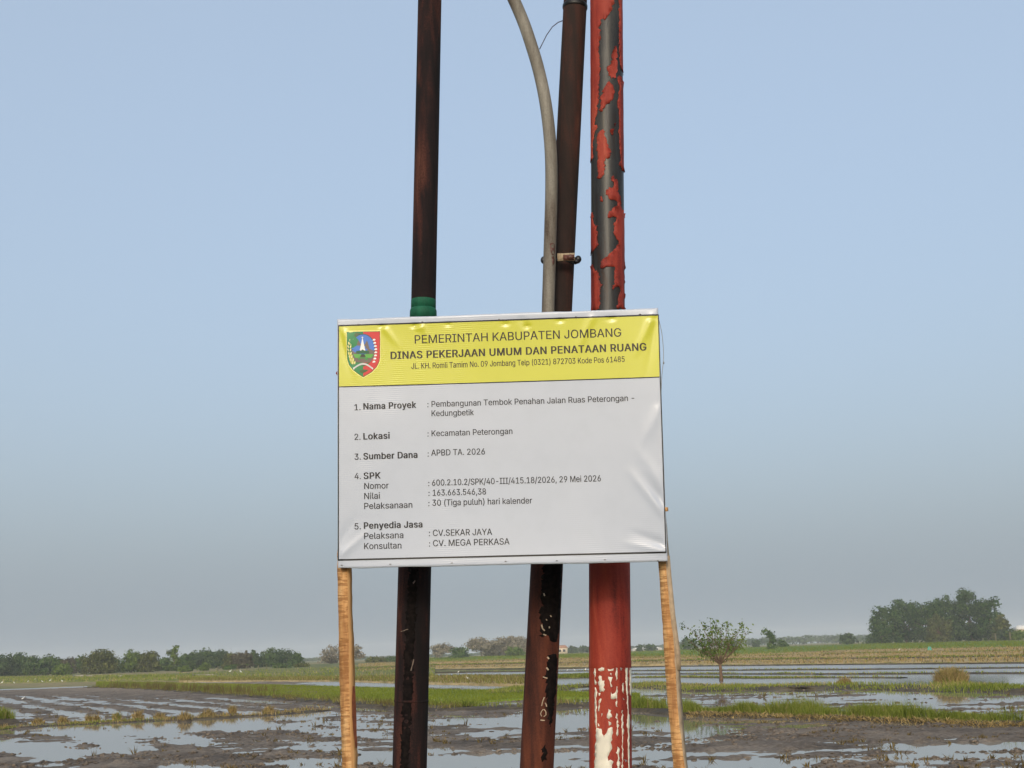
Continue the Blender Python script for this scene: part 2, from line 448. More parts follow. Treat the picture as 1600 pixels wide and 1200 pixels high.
def resample(P, n):
    P = np.asarray(P, float); d = np.concatenate([[0], np.cumsum(np.linalg.norm(np.diff(P, axis=0), axis=1))])
    u = np.linspace(0, d[-1], n)
    return np.stack([np.interp(u, d, P[:, k]) for k in range(3)], 1)

def ridge(name, near, width, h, mat, label, seed=0, n=None, hvar=0.5):
    """an earth bund whose near foot runs through the given pixels"""
    P = np.array([at(*p) for p in near]); L = np.linalg.norm(np.diff(P, axis=0), axis=1).sum()
    n = n or int(min(max(L / 0.5, 40), 260))
    P = resample(P, n)
    tg = np.gradient(P, axis=0); nrm = np.stack([-tg[:, 1], tg[:, 0], 0 * tg[:, 0]], 1); nrm /= np.linalg.norm(nrm, axis=1)[:, None]
    nrm *= np.sign(nrm[:, 1] + 1e-9)[:, None]
    ss = np.array([0, 0.10, 0.22, 0.38, 0.55, 0.75, 0.9, 1.0]); pr = np.array([-0.6, 0.25, 0.75, 1.0, 1.0, 0.85, 0.4, -0.6])
    u = np.arange(n) * L / n
    V = np.zeros((n, 8, 3))
    for k in range(8):
        jit = 0.35 * fbm(u / 1.3, np.full(n, k * 3.1), seed + 3, 3) * width
        V[:, k] = P + nrm * (ss[k] * width + jit * (0.5 if k in (0, 7) else 1))[:, None]
        V[:, k, 2] = P[:, 2] + h * pr[k] * (1 + hvar * 2 * fbm(u / 2.2, np.full(n, k * 0.6), seed, 4)) - (0.12 if k in (0, 7) else 0)
    I = np.arange(n * 8).reshape(n, 8)
    Q = np.stack([I[:-1, :-1], I[1:, :-1], I[1:, 1:], I[:-1, 1:]], -1).reshape(-1, 4)
    tag(mesh_np(name, V.reshape(-1, 3), Q, mat, smooth=True), label, kind='structure')
    def sample(m, s0=0.15, s1=0.9, u0=0.0, u1=1.0, dens=None):
        a = rng.uniform(u0, u1, m) * (n - 1); b = s0 + (s1 - s0) * rng.uniform(0, 1, m)
        if dens is not None:
            keep = vnoise(a / (n - 1) * L / dens, b * 2, seed + 50) > rng.uniform(0.2, 0.75, m)
            a, b = a[keep], b[keep]
        kk = np.interp(b, ss, np.arange(8)); i = np.clip(a.astype(int), 0, n - 2); fa = (a - i)[:, None]
        j = np.clip(kk.astype(int), 0, 6); fb = (kk - j)[:, None]
        return (V[i, j] * (1 - fa) + V[i + 1, j] * fa) * (1 - fb) + (V[i, j + 1] * (1 - fa) + V[i + 1, j + 1] * fa) * fb
    return sample

def field(name, near, far, h, mat, label, n=70, rows=10, rough=0.05, seed=1):
    A = resample([at(*p) for p in near], n); Bp = resample([at(*p) for p in far], n)
    V = []
    for r in range(rows + 1):
        f = r / rows
        P = A * (1 - f) + Bp * f
        P[:, 2] = gz(P[:, 1]) + h + rough * 2 * fbm(P[:, 0] / 2, P[:, 1] / 5, seed, 3)
        if r == 0: P[:, 1] += 0.4 * fbm(P[:, 0] / 1.5, P[:, 0] * 0, seed + 9, 3)
        V.append(P)
    sk = V[0].copy(); sk[:, 2] -= h + 0.25; sk[:, 1] -= 0.25
    bk = V[-1].copy(); bk[:, 2] -= h + 0.25; bk[:, 1] += 0.25
    V = [sk] + V + [bk]
    I = np.arange(len(V) * n).reshape(len(V), n)
    Q = np.stack([I[:-1, :-1], I[:-1, 1:], I[1:, 1:], I[1:, :-1]], -1).reshape(-1, 4)
    tag(mesh_np(name, np.concatenate(V), Q, mat, smooth=True), label, kind='structure')
    def sample(m, v0=0.0, v1=1.0):
        a = rng.uniform(0, 1, m) * (n - 1); f = rng.uniform(v0, v1, m)
        i = np.clip(a.astype(int), 0, n - 2); fa = (a - i)[:, None]
        PA = A[i] * (1 - fa) + A[i + 1] * fa; PB = Bp[i] * (1 - fa) + Bp[i + 1] * fa
        P = PA * (1 - f[:, None]) + PB * f[:, None]
        P[:, 2] = gz(P[:, 1]) + h - 0.03
        return P
    return sample

# ---- right side, from near to far
s = ridge('field_bund', [(930, 1111), (1000, 1113), (1060, 1120), (1180, 1122), (1300, 1127), (1420, 1132), (1500, 1136), (1600, 1138), (1760, 1146)], 1.5, 0.13, M['bund'], 'low earth bund under the near strip of grass at the right', 21)
R = s(30000, 0.25, 0.9, dens=1.1)
hh = 0.10 + 0.40 * np.clip(vnoise(R[:, 0] / 0.9, R[:, 1] / 0.9, 77) * 1.3 - 0.2, 0, 1) * (0.6 + 0.6 * vnoise(R[:, 0] / 3.5, R[:, 1], 78))
_, qy = project(R)
blades('bund_grass', R, hh * rng.uniform(0.6, 1.25, len(R)), 0.016, 0.45, GRASS, np.clip(rng.beta(2, 2.6, len(R)) * 0.9 + 0.25 * (vnoise(R[:, 0] / 1.8, R[:, 1], 5) - 0.5), 0, 1), label='strip of green grass on the near bund right of the poles')
R = s(2600, 0.0, 0.2, 0.3)
blades('straw_litter', R + [0, 0, 0.02], rng.uniform(0.04, 0.14, len(R)), 0.03, 2.2, STRAW, rng.uniform(0.5, 0.85, len(R)), label='pale straw lying along the foot of the near grass strip')

s = ridge('field_bund', [(860, 1083), (920, 1074), (1000, 1076), (1060, 1081), (1180, 1079), (1320, 1078), (1440, 1081), (1600, 1084), (1760, 1088)], 5.0, 0.13, M['bund'], 'broad grassy bund behind the flooded plot at the right', 33)
R = s(16000, 0.05, 0.95, dens=2.2)
blades('bund_grass', R, rng.uniform(0.06, 0.24, len(R)) * (0.4 + vnoise(R[:, 0] / 2.5, R[:, 1] / 2, 9)), 0.035, 0.5, GRASS, np.clip(rng.beta(2.2, 2, len(R)) * 0.75 + 0.55 * (vnoise(R[:, 0] / 5, R[:, 1] / 3, 19) - 0.25), 0, 1), label='patchy green and tan grass on the broad bund')

lines = [  # near foot line, width, height, label, amount of grass
    ([(640, 1058), (780, 1056), (920, 1054.5), (1060, 1054), (1320, 1054.5), (1590, 1053), (1760, 1053)], 1.3, 0.085, 'second dark bund between the flooded strips', 3500),
    ([(640, 1051), (780, 1050), (920, 1049), (1060, 1048.5), (1320, 1047), (1590, 1044.5), (1760, 1043)], 1.3, 0.085, 'third dark bund between the flooded strips', 1500),
    ([(985, 1059.5), (1060, 1059), (1180, 1060.5), (1320, 1059.5), (1400, 1060)], 1.0, 0.05, 'low broken bund in front of the second dark one', 2500),
    ([(640, 1047.5), (780, 1046), (920, 1043.5), (1060, 1041.5), (1320, 1039), (1590, 1037), (1760, 1036)], 1.2, 0.10, 'far dark bund in front of the stubble field', 1500)]
for k, (ln, w, h, lab, ng) in enumerate(lines):
    s = ridge('field_bund', ln, w, h, M['bund'], lab, 60 + k, 240, 0.4)
    R = s(ng, 0.15, 0.9, dens=5)
    blades('bund_grass', R, rng.uniform(0.05, 0.16, len(R)), 0.06, 0.5, GRASS, rng.uniform(0.1, 0.9, len(R)), label='thin grass on the ' + lab)
# grass patch standing in the third flooded strip, seen between the poles
s = ridge('field_bund', [(860, 1061), (880, 1060.5), (905, 1060), (915, 1060)], 3, 0.12, M['bund'], 'short grassed bund seen between the middle and red poles', 91)
R = s(1500, 0.1, 0.9); blades('bund_grass', R, rng.uniform(0.15, 0.35, len(R)), 0.05, 0.4, GRASS, rng.uniform(0, 0.7, len(R)), label='green grass tuft strip between the middle and red poles')

# stubble terraces and green crops beyond
s = field('stubble_field', [(560, 1050), (660, 1045), (920, 1041.5), (1060, 1038.5), (1320, 1037), (1590, 1035.5), (1800, 1034)], [(560, 1042), (660, 1038), (920, 1030), (1060, 1028), (1320, 1022), (1590, 1019), (1800, 1018)], 0.10, M['tan'], 'dry tan rice stubble field, near terrace', n=120)
R = s(14000); blades('rice_stubble', R, rng.uniform(0.12, 0.32, len(R)), 0.10, 0.6, STRAW, np.clip(rng.beta(2, 1.6, len(R)) + 0.5 * (vnoise(R[:, 0] / 40, R[:, 1] / 2.6, 4) - 0.5), 0, 1), label='cut rice stubble standing on the near terrace')
s = field('stubble_field', [(560, 1043), (660, 1038.2), (920, 1032), (1060, 1030.5), (1320, 1027), (1590, 1024), (1800, 1022)], [(560, 1038), (660, 1034), (920, 1028), (1060, 1026), (1320, 1016), (1590, 1011), (1800, 1009)], 0.22, M['tan'], 'dry tan rice stubble field, far terrace', n=120, seed=5)
R = s(12000); blades('rice_stubble', R, rng.uniform(0.12, 0.35, len(R)), 0.13, 0.6, STRAW, np.clip(rng.beta(2, 1.6, len(R)) + 0.6 * (vnoise(R[:, 0] / 45, R[:, 1] / 4, 14) - 0.5), 0, 1), label='cut rice stubble standing on the far terrace')
for k, (ln, lab) in enumerate([([(560, 1046), (660, 1041), (920, 1036.5), (1060, 1034), (1320, 1031), (1590, 1028), (1800, 1026)], 'green bund crossing the stubble field'), ([(900, 1031), (1060, 1029.5), (1320, 1023.5), (1590, 1020), (1800, 1018)], 'upper bund crossing the stubble field')]):
    s = ridge('field_bund', ln, 1.8, 0.22, M['bund'], lab, 130 + k, 240, 0.4)
    R = s(6000, 0.1, 0.95, dens=4); R[:, 2] += 0.0
    blades('bund_grass', R, rng.uniform(0.1, 0.3, len(R)), 0.10, 0.5, GRASS, rng.uniform(0.0, 0.6, len(R)), label='grass on the ' + lab)
s = field('green_field', [(640, 1036.5), (920, 1029), (1060, 1027.5), (1200, 1023), (1320, 1017), (1590, 1012.5), (1800, 1010)], [(640, 1030), (920, 1023), (1060, 1017), (1320, 1008.5), (1590, 1003), (1800, 998)], 0.30, M['green'], 'green young rice field below the far trees', n=120, seed=8)
R = s(14000); blades('rice_plants', R, rng.uniform(0.25, 0.5, len(R)), 0.16, 0.4, SEED, rng.uniform(0, 0.55, len(R)), label='young green rice in the field below the far trees')

# ---- left side
s = field('seedling_bed', [(150, 1074), (240, 1078), (350, 1086), (440, 1093), (530, 1099), (600, 1104), (680, 1104), (760, 1097), (830, 1094), (930, 1091), (1000, 1092)],
          [(150, 1066), (240, 1067), (350, 1069.5), (440, 1071.5), (530, 1074), (600, 1076), (680, 1078.5), (760, 1079.5), (830, 1081), (930, 1084), (1000, 1087)], 0.06, M['seed'], 'bright green bed of rice seedlings', n=140, rows=14)
R = s(52000, 0.04, 1.0)
qx, qy = project(R)
hh = rng.uniform(0.10, 0.20, len(R))
blades('rice_seedlings', R, hh, 0.035, 0.3, SEED, np.clip(rng.beta(2, 2, len(R)) * 0.8 + 0.35 * (vnoise(R[:, 0] / 3, R[:, 1] / 6, 41) - 0.4), 0, 1), label='dense bright green rice seedlings across the middle distance')
s = ridge('field_bund', [(120, 1076), (190, 1078), (260, 1082), (350, 1089), (440, 1096), (530, 1103), (600, 1109), (680, 1112), (760, 1110), (830, 1108.5), (930, 1104), (990, 1103)], 3.0, 0.13, M['bund'], 'weedy bund along the near side of the seedling bed', 44)
R = s(17000, 0.2, 1.0, dens=1.4); qx, qy = project(R)
blades('bund_weeds', R, rng.uniform(0.08, 0.30, len(R)) * (0.45 + 0.8 * vnoise(R[:, 0] / 1.2, R[:, 1], 55)), 0.03, 0.5, WEED, np.clip(rng.beta(2, 2, len(R)) + 0.5 * (vnoise(R[:, 0] / 3, R[:, 1] / 3, 56) - 0.5), 0, 1), label='brown and green weeds along the near edge of the seedling bed')
R = s(9000, 0.45, 1.0, dens=2.2)
blades('bund_grass', R, rng.uniform(0.15, 0.40, len(R)), 0.03, 0.45, GRASS, rng.uniform(0, 0.7, len(R)), label='green grass mixed into the weedy bund')
R = s(170, 0.3, 1.0, 0.05, 0.62)
blades('tall_weeds', np.repeat(R, 9, 0) + rng.normal(0, 0.12, (len(R) * 9, 3)) * [1, 1, 0], rng.uniform(0.35, 0.85, len(R) * 9), 0.03, 0.25, WEED, rng.uniform(0.0, 0.5, len(R) * 9), label='tall reddish brown weeds standing before the seedling bed')

s = field('olive_field', [(-260, 1072), (0, 1068), (120, 1065.5), (240, 1064), (350, 1063), (530, 1063.5), (680, 1066)], [(-260, 1062), (0, 1058.5), (120, 1056.5), (240, 1055), (350, 1049), (530, 1042), (680, 1037)], 0.12, M['olive'], 'olive green fallow field in front of the left tree line', n=120, seed=12)
R = s(15000); blades('fallow_grass', R, rng.uniform(0.15, 0.45, len(R)), 0.12, 0.5, GRASS, np.clip(rng.beta(2, 2, len(R)) * 0.8 + 0.6 * (vnoise(R[:, 0] / 18, R[:, 1] / 6, 71) - 0.3), 0, 1), label='rough olive grass of the fallow field at the left')
s = field('stubble_field', [(280, 1065.5), (400, 1065), (530, 1065), (640, 1068.5), (760, 1071.5), (860, 1074)], [(280, 1061.5), (400, 1061), (530, 1060.5), (640, 1058), (760, 1058), (860, 1062)], 0.14, M['tan'], 'reddish tan fallow strip behind the seedling bed', n=90, seed=14)
R = s(9000); blades('rice_stubble', R, rng.uniform(0.12, 0.42, len(R)), 0.07, 0.6, WEED, rng.uniform(0.2, 1, len(R)), label='dry weeds and stubble on the fallow strip')
sheet_pts = [at(340, 1066.9), at(440, 1067.6), at(560, 1068.6), at(680, 1073.8), at(840, 1077.2)]
# grass bank entering at the left edge
s = ridge('field_bund', [(-300, 1152), (-100, 1141), (0, 1134.5), (37, 1132.2)], 5.0, 0.34, M['bund'], 'raised grass bank entering at the left edge', 47)
R = s(15000, 0.2, 0.95, dens=1.5)
blades('bund_grass', R, rng.uniform(0.2, 0.5, len(R)), 0.025, 0.4, GRASS, np.clip(rng.beta(2, 2, len(R)) * 0.95, 0, 1), label='tall olive grass on the bank at the left edge')
s = ridge('field_bund', [(-80, 1147), (0, 1140.5), (60, 1136), (150, 1131), (250, 1127), (330, 1123.5), (440, 1117), (520, 1110)], 1.3, 0.06, M['bund'], 'thin mud ridge carrying the row of dry straw tufts', 48, hvar=0.9)
R = s(3500, 0.0, 0.9, 0.05, 0.55, dens=1.2)
blades('ridge_grass', R, rng.uniform(0.04, 0.12, len(R)), 0.025, 1.0, GRASS, rng.uniform(0.3, 1, len(R)), label='short yellowish grass on the thin mud ridge')

R = s(110, 0.1, 0.9, 0.05, 0.98)
R = np.repeat(R, 14, 0) + rng.normal(0, 0.11, (len(R) * 14, 3)) * [1.6, 1, 0]
blades('loose_straw', R, rng.uniform(0.06, 0.26, len(R)) * np.repeat(rng.uniform(.4, 1.1, 110), 14), 0.025, 0.8, STRAW, np.clip(rng.normal(0.6, 0.25, len(R)), 0, 1), label='loose dry straw scattered between the tufts on the thin mud ridge')
# clods turned up by the plough: small rough lumps along the mud banks
def lumps(name, C0, R0, mat, label, tone):
    base = np.array([[math.cos(a) * math.cos(e), math.sin(a) * math.cos(e), math.sin(e)] for e in (-.35, .45) for a in np.arange(6) * math.pi / 3 + e] + [[0, 0, 1.0]])
    n = len(C0); V = base[None] * R0[:, None, None] * rng.uniform(0.6, 1.35, (n, 13, 1)) * np.stack([rng.uniform(.8, 1.7, n), rng.uniform(.8, 1.7, n), rng.uniform(.4, .8, n)], 1)[:, None, :] + C0[:, None, :]
    T = []
    for k in range(6):
        q = (k + 1) % 6; T += [(k, q, 6 + q), (k, 6 + q, 6 + k), (6 + k, 6 + q, 12)]
    T = (np.array(T)[None] + (np.arange(n) * 13)[:, None, None]).reshape(-1, 3)
    tag(mesh_np(name, V.reshape(-1, 3), T, mat, tone=np.repeat(tone, 13)), label, kind='stuff')
Xm, Ym, Zm, PXm, PYm = [a.ravel() for a in MUD]
w = ((Zm > -0.03) & (Ym < 120) & (np.abs(PXm - 800) < 860)).astype(float) * Ym ** 1.4 * np.where(Zm < 0.03, 1.6, 1.0) * np.clip(vnoise(Xm / 2.6, Ym / 2.2, 202) * 2.2 - 0.7, 0.03, 1)
pick = rng.choice(len(Xm), 12000, p=w / w.sum())
C0 = np.stack([Xm[pick], Ym[pick], Zm[pick]], 1) + rng.normal(0, .05, (len(pick), 3)) * [1, 1, 0]
lumps('mud_clods', C0, np.clip(rng.lognormal(-3.35, 0.45, len(C0)), 0.015, 0.085), M['mud'], 'rough clods of ploughed mud lying along the banks', np.clip(rng.normal(0.0, 0.2, len(C0)), 0, 1))
# rotted stubble over the mud
w = ((Zm > -0.025) & (Zm < 0.05) & (Ym < 95) & (np.abs(PXm - 800) < 900)).astype(float) * (Ym ** 1.0)
pick = rng.choice(len(Xm), 1900, p=w / w.sum())
C0 = np.stack([Xm[pick], Ym[pick], Zm[pick] - 0.02], 1)
keep = vnoise(C0[:, 0] / 5, C0[:, 1] / 6, 99) > 0.42
C0 = C0[keep]
k = 9
R = np.repeat(C0, k, 0) + rng.normal(0, 0.035, (len(C0) * k, 3)) * [1, 1, 0]
sz = np.repeat(rng.lognormal(-2.7, 0.5, len(C0)), k)
blades('rice_stubble', R, sz * rng.uniform(0.6, 1.3, len(R)), 0.028, 0.7, STRAW, rng.uniform(0.0, 0.35, len(R)), label='dark rotted rice stubble poking out of the flooded mud')

# ================================================================== TREES
TRUNK = m_simple('tree_bark', (0.13, 0.10, 0.075), 0.9, 0.4, 6)
TRUNK_R = m_simple('reddish_bark', (0.14, 0.085, 0.05), 0.9, 0.4, 6)
LEAF = {
    'green': leafmat('leaf_green', [(0, (0.024, 0.053, 0.017)), (0.5, (0.071, 0.124, 0.033)), (1, (0.147, 0.201, 0.053))]),
    'dark': leafmat('leaf_dark', [(0, (0.021, 0.042, 0.019)), (0.5, (0.057, 0.094, 0.035)), (1, (0.106, 0.153, 0.053))]),
    'grove': leafmat('leaf_grove', [(0, (0.009, 0.028, 0.007)), (0.5, (0.042, 0.090, 0.018)), (1, (0.105, 0.165, 0.032))]),
    'olive': leafmat('leaf_olive', [(0, (0.035, 0.045, 0.012)), (0.5, (0.10, 0.115, 0.032)), (1, (0.18, 0.185, 0.055))]),
    'pale': leafmat('leaf_pale', [(0, (0.15, 0.13, 0.085)), (0.5, (0.25, 0.22, 0.155)), (1, (0.36, 0.31, 0.23))]),
    'brown': leafmat('leaf_brown', [(0, (0.045, 0.040, 0.024)), (0.5, (0.10, 0.088, 0.05)), (1, (0.15, 0.135, 0.075))]),
    'fresh': leafmat('leaf_fresh', [(0, (0.045, 0.075, 0.016)), (0.5, (0.105, 0.16, 0.03)), (1, (0.18, 0.24, 0.05))]),
}

def leaf_quads(Cn, Nrm, size):
    n = len(Cn)
    Nrm = Nrm / (np.linalg.norm(Nrm, axis=1)[:, None] + 1e-9)
    r = rng.normal(0, 1, (n, 3)); u = np.cross(Nrm, r); u /= np.linalg.norm(u, axis=1)[:, None] + 1e-9
    v = np.cross(Nrm, u); s = np.asarray(size)[:, None]
    V = np.stack([Cn - u * s * 0.75, Cn - v * s * 0.42 + u * s * 0.05, Cn + u * s * 0.75, Cn + v * s * 0.42 + u * s * 0.1], 1).reshape(-1, 3)
    return V, np.arange(n * 4).reshape(n, 4)

def crown_points(lobes, nclus, per, clus_r, flat=0.7, shell=0.55):
    """lobes: (cx,cy,cz,rx,ry,rz). Leaf clusters through the outer part of each lobe."""
    lobes = np.asarray(lobes, float); vol = (lobes[:, 3] * lobes[:, 5]); vol = vol / vol.sum()
    li = rng.choice(len(lobes), nclus, p=vol)
    d = rng.normal(0, 1, (nclus, 3)); d /= np.linalg.norm(d, axis=1)[:, None]
    r = rng.uniform(shell ** 2, 1, nclus) ** 0.5
    cc = lobes[li, :3] + d * r[:, None] * lobes[li, 3:]
    cs = rng.uniform(0.6, 1.35, nclus) * clus_r
    P = np.repeat(cc, per, 0) + rng.normal(0, 1, (nclus * per, 3)) * np.repeat(cs, per)[:, None] * [0.6, 0.6, 0.6 * flat]
    ctone = rng.uniform(-0.2, 0.2, nclus)
    nr = np.repeat(d, per, 0) * 0.9 + (P - np.repeat(cc, per, 0)) / np.repeat(cs, per)[:, None] * 0.7 + rng.normal(0, 0.55, (nclus * per, 3)) + [0, 0, 0.35]
    tone = np.clip(np.repeat(ctone, per) + rng.normal(0.5, 0.2, nclus * per), 0, 1)
    return P, nr, tone, cc

def tree(px, top, wpx, D, leaf, label, kind='broad', name='broadleaf_tree', dens=1.0, group=None, cat='tree', bark=None):
    b = at_y(px, 1000, D); base = np.array([b[0], D, float(gz(D)) - 0.05])
    ztop = at_y(px, top, D)[2]; Ht = ztop - base[2]; W = wpx * D / FPX
    root = empty(name, base, label, cat, group)
    px1 = D / 1280.0                                # one render pixel, metres
    ls = max(px1 * 1.5, 0.05)
    lob = []
    tr = MB(); rt = max(Ht * 0.022, 0.04)
    if kind == 'broad':
        z0 = base[2] + Ht * 0.08; n = 7
        lob.append((base[0], D, base[2] + Ht * 0.46, W * 0.37, W * 0.34, Ht * 0.42))
        for sx in (-.27, .0, .27): lob.append((base[0] + sx * W, D + rng.uniform(-.2, .2) * W, base[2] + Ht * 0.2, W * 0.23, W * 0.23, Ht * 0.2))
        lob.append((base[0] + W * rng.uniform(-0.1, 0.1), D, base[2] + Ht * 0.74, W * 0.26, W * 0.26, Ht * 0.235))
        for k in range(n):
            a = rng.uniform(0, 2 * math.pi); q = rng.uniform(0.28, 0.72); rr = rng.uniform(0.16, 0.27) * W
            f = (1 - abs(q - 0.45) * 1.2)
            lob.append((base[0] + math.cos(a) * (W / 2 - rr) * f, D + math.sin(a) * (W / 2 - rr) * f, base[2] + Ht * q, rr, rr, min(rr * 0.8, Ht * 0.2)))
        sh = 0.55; fl = 0.75; cr = 0.10 * W
    elif kind == 'grove':
        lob.append((base[0], D, base[2] + Ht * 0.45, W * 0.42, W * 0.36, Ht * 0.44))
        for sx in (-.3, -.1, .1, .3): lob.append((base[0] + sx * W, D + rng.uniform(-.2, .2) * W, base[2] + Ht * 0.16, W * 0.22, W * 0.22, Ht * 0.16))
        for k in range(11):
            a = rng.uniform(0, 2 * math.pi); q = rng.uniform(0.2, 0.88); rr = rng.uniform(0.12, 0.22) * W
            f = 1.0 - max(0, q - 0.6) * 1.5
            lob.append((base[0] + math.cos(a) * (W / 2 - rr * .7) * f, D + math.sin(a) * (W / 2 - rr * .7) * f, base[2] + Ht * q, rr, rr, rr * 1.15))
        for k in range(3):
            a = rng.uniform(-0.25, 0.25) * W; lob.append((base[0] + a, D, base[2] + Ht * (0.9 - abs(a) / W * .5), W * 0.11, W * 0.11, Ht * 0.10))
        sh = 0.5; fl = 0.9; cr = 0.075 * W
    elif kind == 'spread':                           # flat-topped pale rain tree
        for k in range(13):
            a = rng.uniform(0, 2 * math.pi); q = rng.uniform(0.30, 0.82); rr = rng.uniform(0.14, 0.24) * W; f = rng.uniform(0.2, 1) * (1.25 - q * .35)
            lob.append((base[0] + math.cos(a) * (W / 2 - rr) * f, D + math.sin(a) * (W / 2 - rr) * f, base[2] + Ht * q, rr, rr, min(rr * 0.6, Ht * 0.17)))
        sh = 0.3; fl = 0.6; cr = 0.09 * W
    elif kind == 'spindle':
        for k in range(8):
            q = 0.2 + 0.78 * k / 7
            rr = W * 0.26 * (1.15 - q * 0.85) * rng.uniform(0.6, 1.25)
            lob.append((base[0] + rng.uniform(-.25, .25) * W, D + rng.uniform(-.2, .2) * W, base[2] + Ht * q - rr * .5, rr, rr, rr * 0.8))
        for k in range(3): lob.append((base[0] + rng.uniform(-.45, .45) * W, D, base[2] + Ht * rng.uniform(.55, .85), W * .07, W * .07, W * .07))
        sh = 0.2; fl = 0.9; cr = 0.12 * W
    elif kind == 'shrub':
        for k in range(6):
            a = rng.uniform(-0.5, 0.5); rr = rng.uniform(0.2, 0.32) * W
            lob.append((base[0] + a * (W - 2 * rr), D + rng.uniform(-.2, .2) * W, base[2] + Ht * rng.uniform(0.25, 0.55), rr, rr, Ht * 0.38))
        sh = 0.4; fl = 0.8; cr = 0.11 * W
    lob = [(l[0], l[1], max(min(l[2], ztop - l[5] * 0.97), base[2] + l[5] * 0.6), l[3], l[4], l[5]) for l in lob]
    area = (W / px1) * (Ht / px1)
    nq = int(np.clip(area * 4.5 * dens, 350, 26000)); per = 9
    P, nr, tone, cc = crown_points(lob, max(nq // per, 20), per, cr, fl, sh)
    P[:, 2] = np.maximum(P[:, 2], base[2] + 0.05)
    over = P[:, 2] > ztop; P[over, 2] = ztop - (P[over, 2] - ztop) * 0.5
    Vq, Fq = leaf_quads(P, nr, ls * rng.uniform(0.7, 1.5, len(P)))
    # trunk and limbs
    th = Ht * (0.5 if kind != 'spread' else 0.55)
    pts = [base + [0, 0, 0], base + [rng.normal(0, .02) * Ht, 0, th * 0.5], base + [rng.normal(0, .03) * Ht, 0, th]]
    tr.tube(pts, [rt * 1.3, rt, rt * 0.7], 7)
    for l in lob[:7]:
        e = np.array(l[:3]); st = pts[1] * 0.4 + pts[2] * 0.6
        tr.tube([st, (st + e) / 2 + [0, 0, -0.04 * Ht], e], [rt * 0.55, rt * 0.35, rt * 0.14], 5, cap=False)
    if kind == 'spread' :
        for _ in range(26):
            e = cc[rng.integers(len(cc))]; st = np.array(lob[rng.integers(len(lob))][:3]) * 0.6 + pts[2] * 0.4
            tr.tube([st, (st + e) / 2, e], [rt * 0.25, rt * 0.18, rt * 0.1], 4, cap=False)
    tr.build('trunk', bark or TRUNK, root)
    part('crown', Vq, Fq, LEAF[leaf], root, tone=np.repeat(tone, 4))
    return root

GL = 'trees of the tree line behind the left fields'
for a in [
    (8, 1021, 52, 362, 'dark', 'dark bushy tree cut by the left edge of the picture'),
    (33, 1019, 42, 380, 'green', 'rounded green tree, second from the left in the tree line'),
    (56, 1024, 38, 360, 'green', 'low green tree, third from the left in the tree line'),
    (78, 1022, 34, 368, 'green', 'green tree beside the dark round crown at the left'),
    (94, 1026, 22, 392, 'dark', 'small very dark round crown at the left of the tree line'),
    (109, 1026, 30, 388, 'brown', 'brownish round tree right of the very dark crown'),
    (126, 1023, 24, 402, 'green', 'thin bluish tree left of the large olive tree'),
    (101, 1036, 32, 338, 'fresh', 'low pale green shrubby tree in front of the brownish tree'),
    (157, 1014, 62, 345, 'olive', 'large broad olive tree standing clear in the left tree line'),
    (186, 1030, 26, 370, 'green', 'low bluish tree filling the gap right of the olive tree'),
    (207, 1014, 36, 350, 'fresh', 'fresh green tree with a bare pale stem right of the olive tree'),
    (233, 1015, 36, 347, 'olive', 'olive brown tree touching the fresh green tree'),
    (254, 1025, 26, 380, 'green', 'lower dull green tree left of the tall thin tree'),
    (292, 1021, 28, 386, 'green', 'dull green tree right of the tall thin tree'),
    (304, 1016, 30, 392, 'dark', 'dark tree before the highest part of the left tree line'),
    (323, 1011, 38, 397, 'green', 'tall round tree, highest of the left tree line'),
    (347, 1014, 34, 386, 'dark', 'dark rounded tree right of the highest one'),
    (360, 1019, 28, 362, 'olive', 'olive tree over the banana plants'),
    (378, 1016, 36, 358, 'brown', 'brown tinged tree over the dark gap in the grove'),
    (398, 1014, 24, 374, 'dark', 'narrow dark tree in the right half of the left tree line'),
    (421, 1012, 42, 386, 'green', 'broad green tree, third from the right end of the left tree line'),
    (445, 1013, 40, 382, 'dark', 'broad dark tree, second from the right end of the left tree line'),
    (463, 1018, 24, 376, 'green', 'rounded tree ending the left tree line at the right'),
]:
    tree(*a[:6], group=GL)
tree(273, 1009, 26, 360, 'fresh', 'tall thin pale green tree rising above the left tree line', 'spindle', 'slender_tree', 0.8)
for a in [(291, 1040, 26, 322, 'fresh', 'low leafy bush at the foot of the left tree line'), (321, 1034, 26, 330, 'fresh', 'bright bush under the highest left tree'),
          (362, 1038, 24, 335, 'green', 'bush between two banana plants'), (440, 1036, 34, 330, 'green', 'spreading bush near the right end of the left tree line'), (472, 1036, 28, 340, 'olive', 'last low bush at the right end of the left tree line'),
          (586, 1025, 34, 420, 'olive', 'dull bush just right of the left wooden stake'), (612, 1026, 32, 425, 'green', 'dull green bush left of the left pole'),
          (575, 1052, 17, 215, 'brown', 'small reddish brown bush in the fallow field beside the left stake'),
          (690, 1029, 44, 430, 'green', 'low green bush under the pale tree right of the left pole'), (740, 1030, 50, 432, 'green', 'long low bush under the pale spreading trees'), (800, 1028, 44, 432, 'green', 'low green bush left of the middle pole'),
          (1588, 983, 36, 420, 'fresh', 'light green bush at the right edge of the picture'), (1569, 980, 26, 426, 'dark', 'dark round bush right of the tall grove')]:
    tree(*a, kind='shrub', name='bush', cat='bush')
tree(518, 1007, 42, 430, 'pale', 'pale thin tree left of the left wooden stake', 'broad', 'pale_tree', 0.5)
tree(552, 1002, 38, 430, 'pale', 'pale open crowned tree right of the left wooden stake', 'spread', 'pale_tree', 0.5)
tree(688, 1004, 46, 465, 'pale', 'pale bare looking tree just right of the left pole', 'spread', 'pale_tree', 0.55)
tree(752, 995, 62, 480, 'pale', 'pale wide spreading tree midway between the two dark poles', 'spread', 'pale_tree', 0.8)
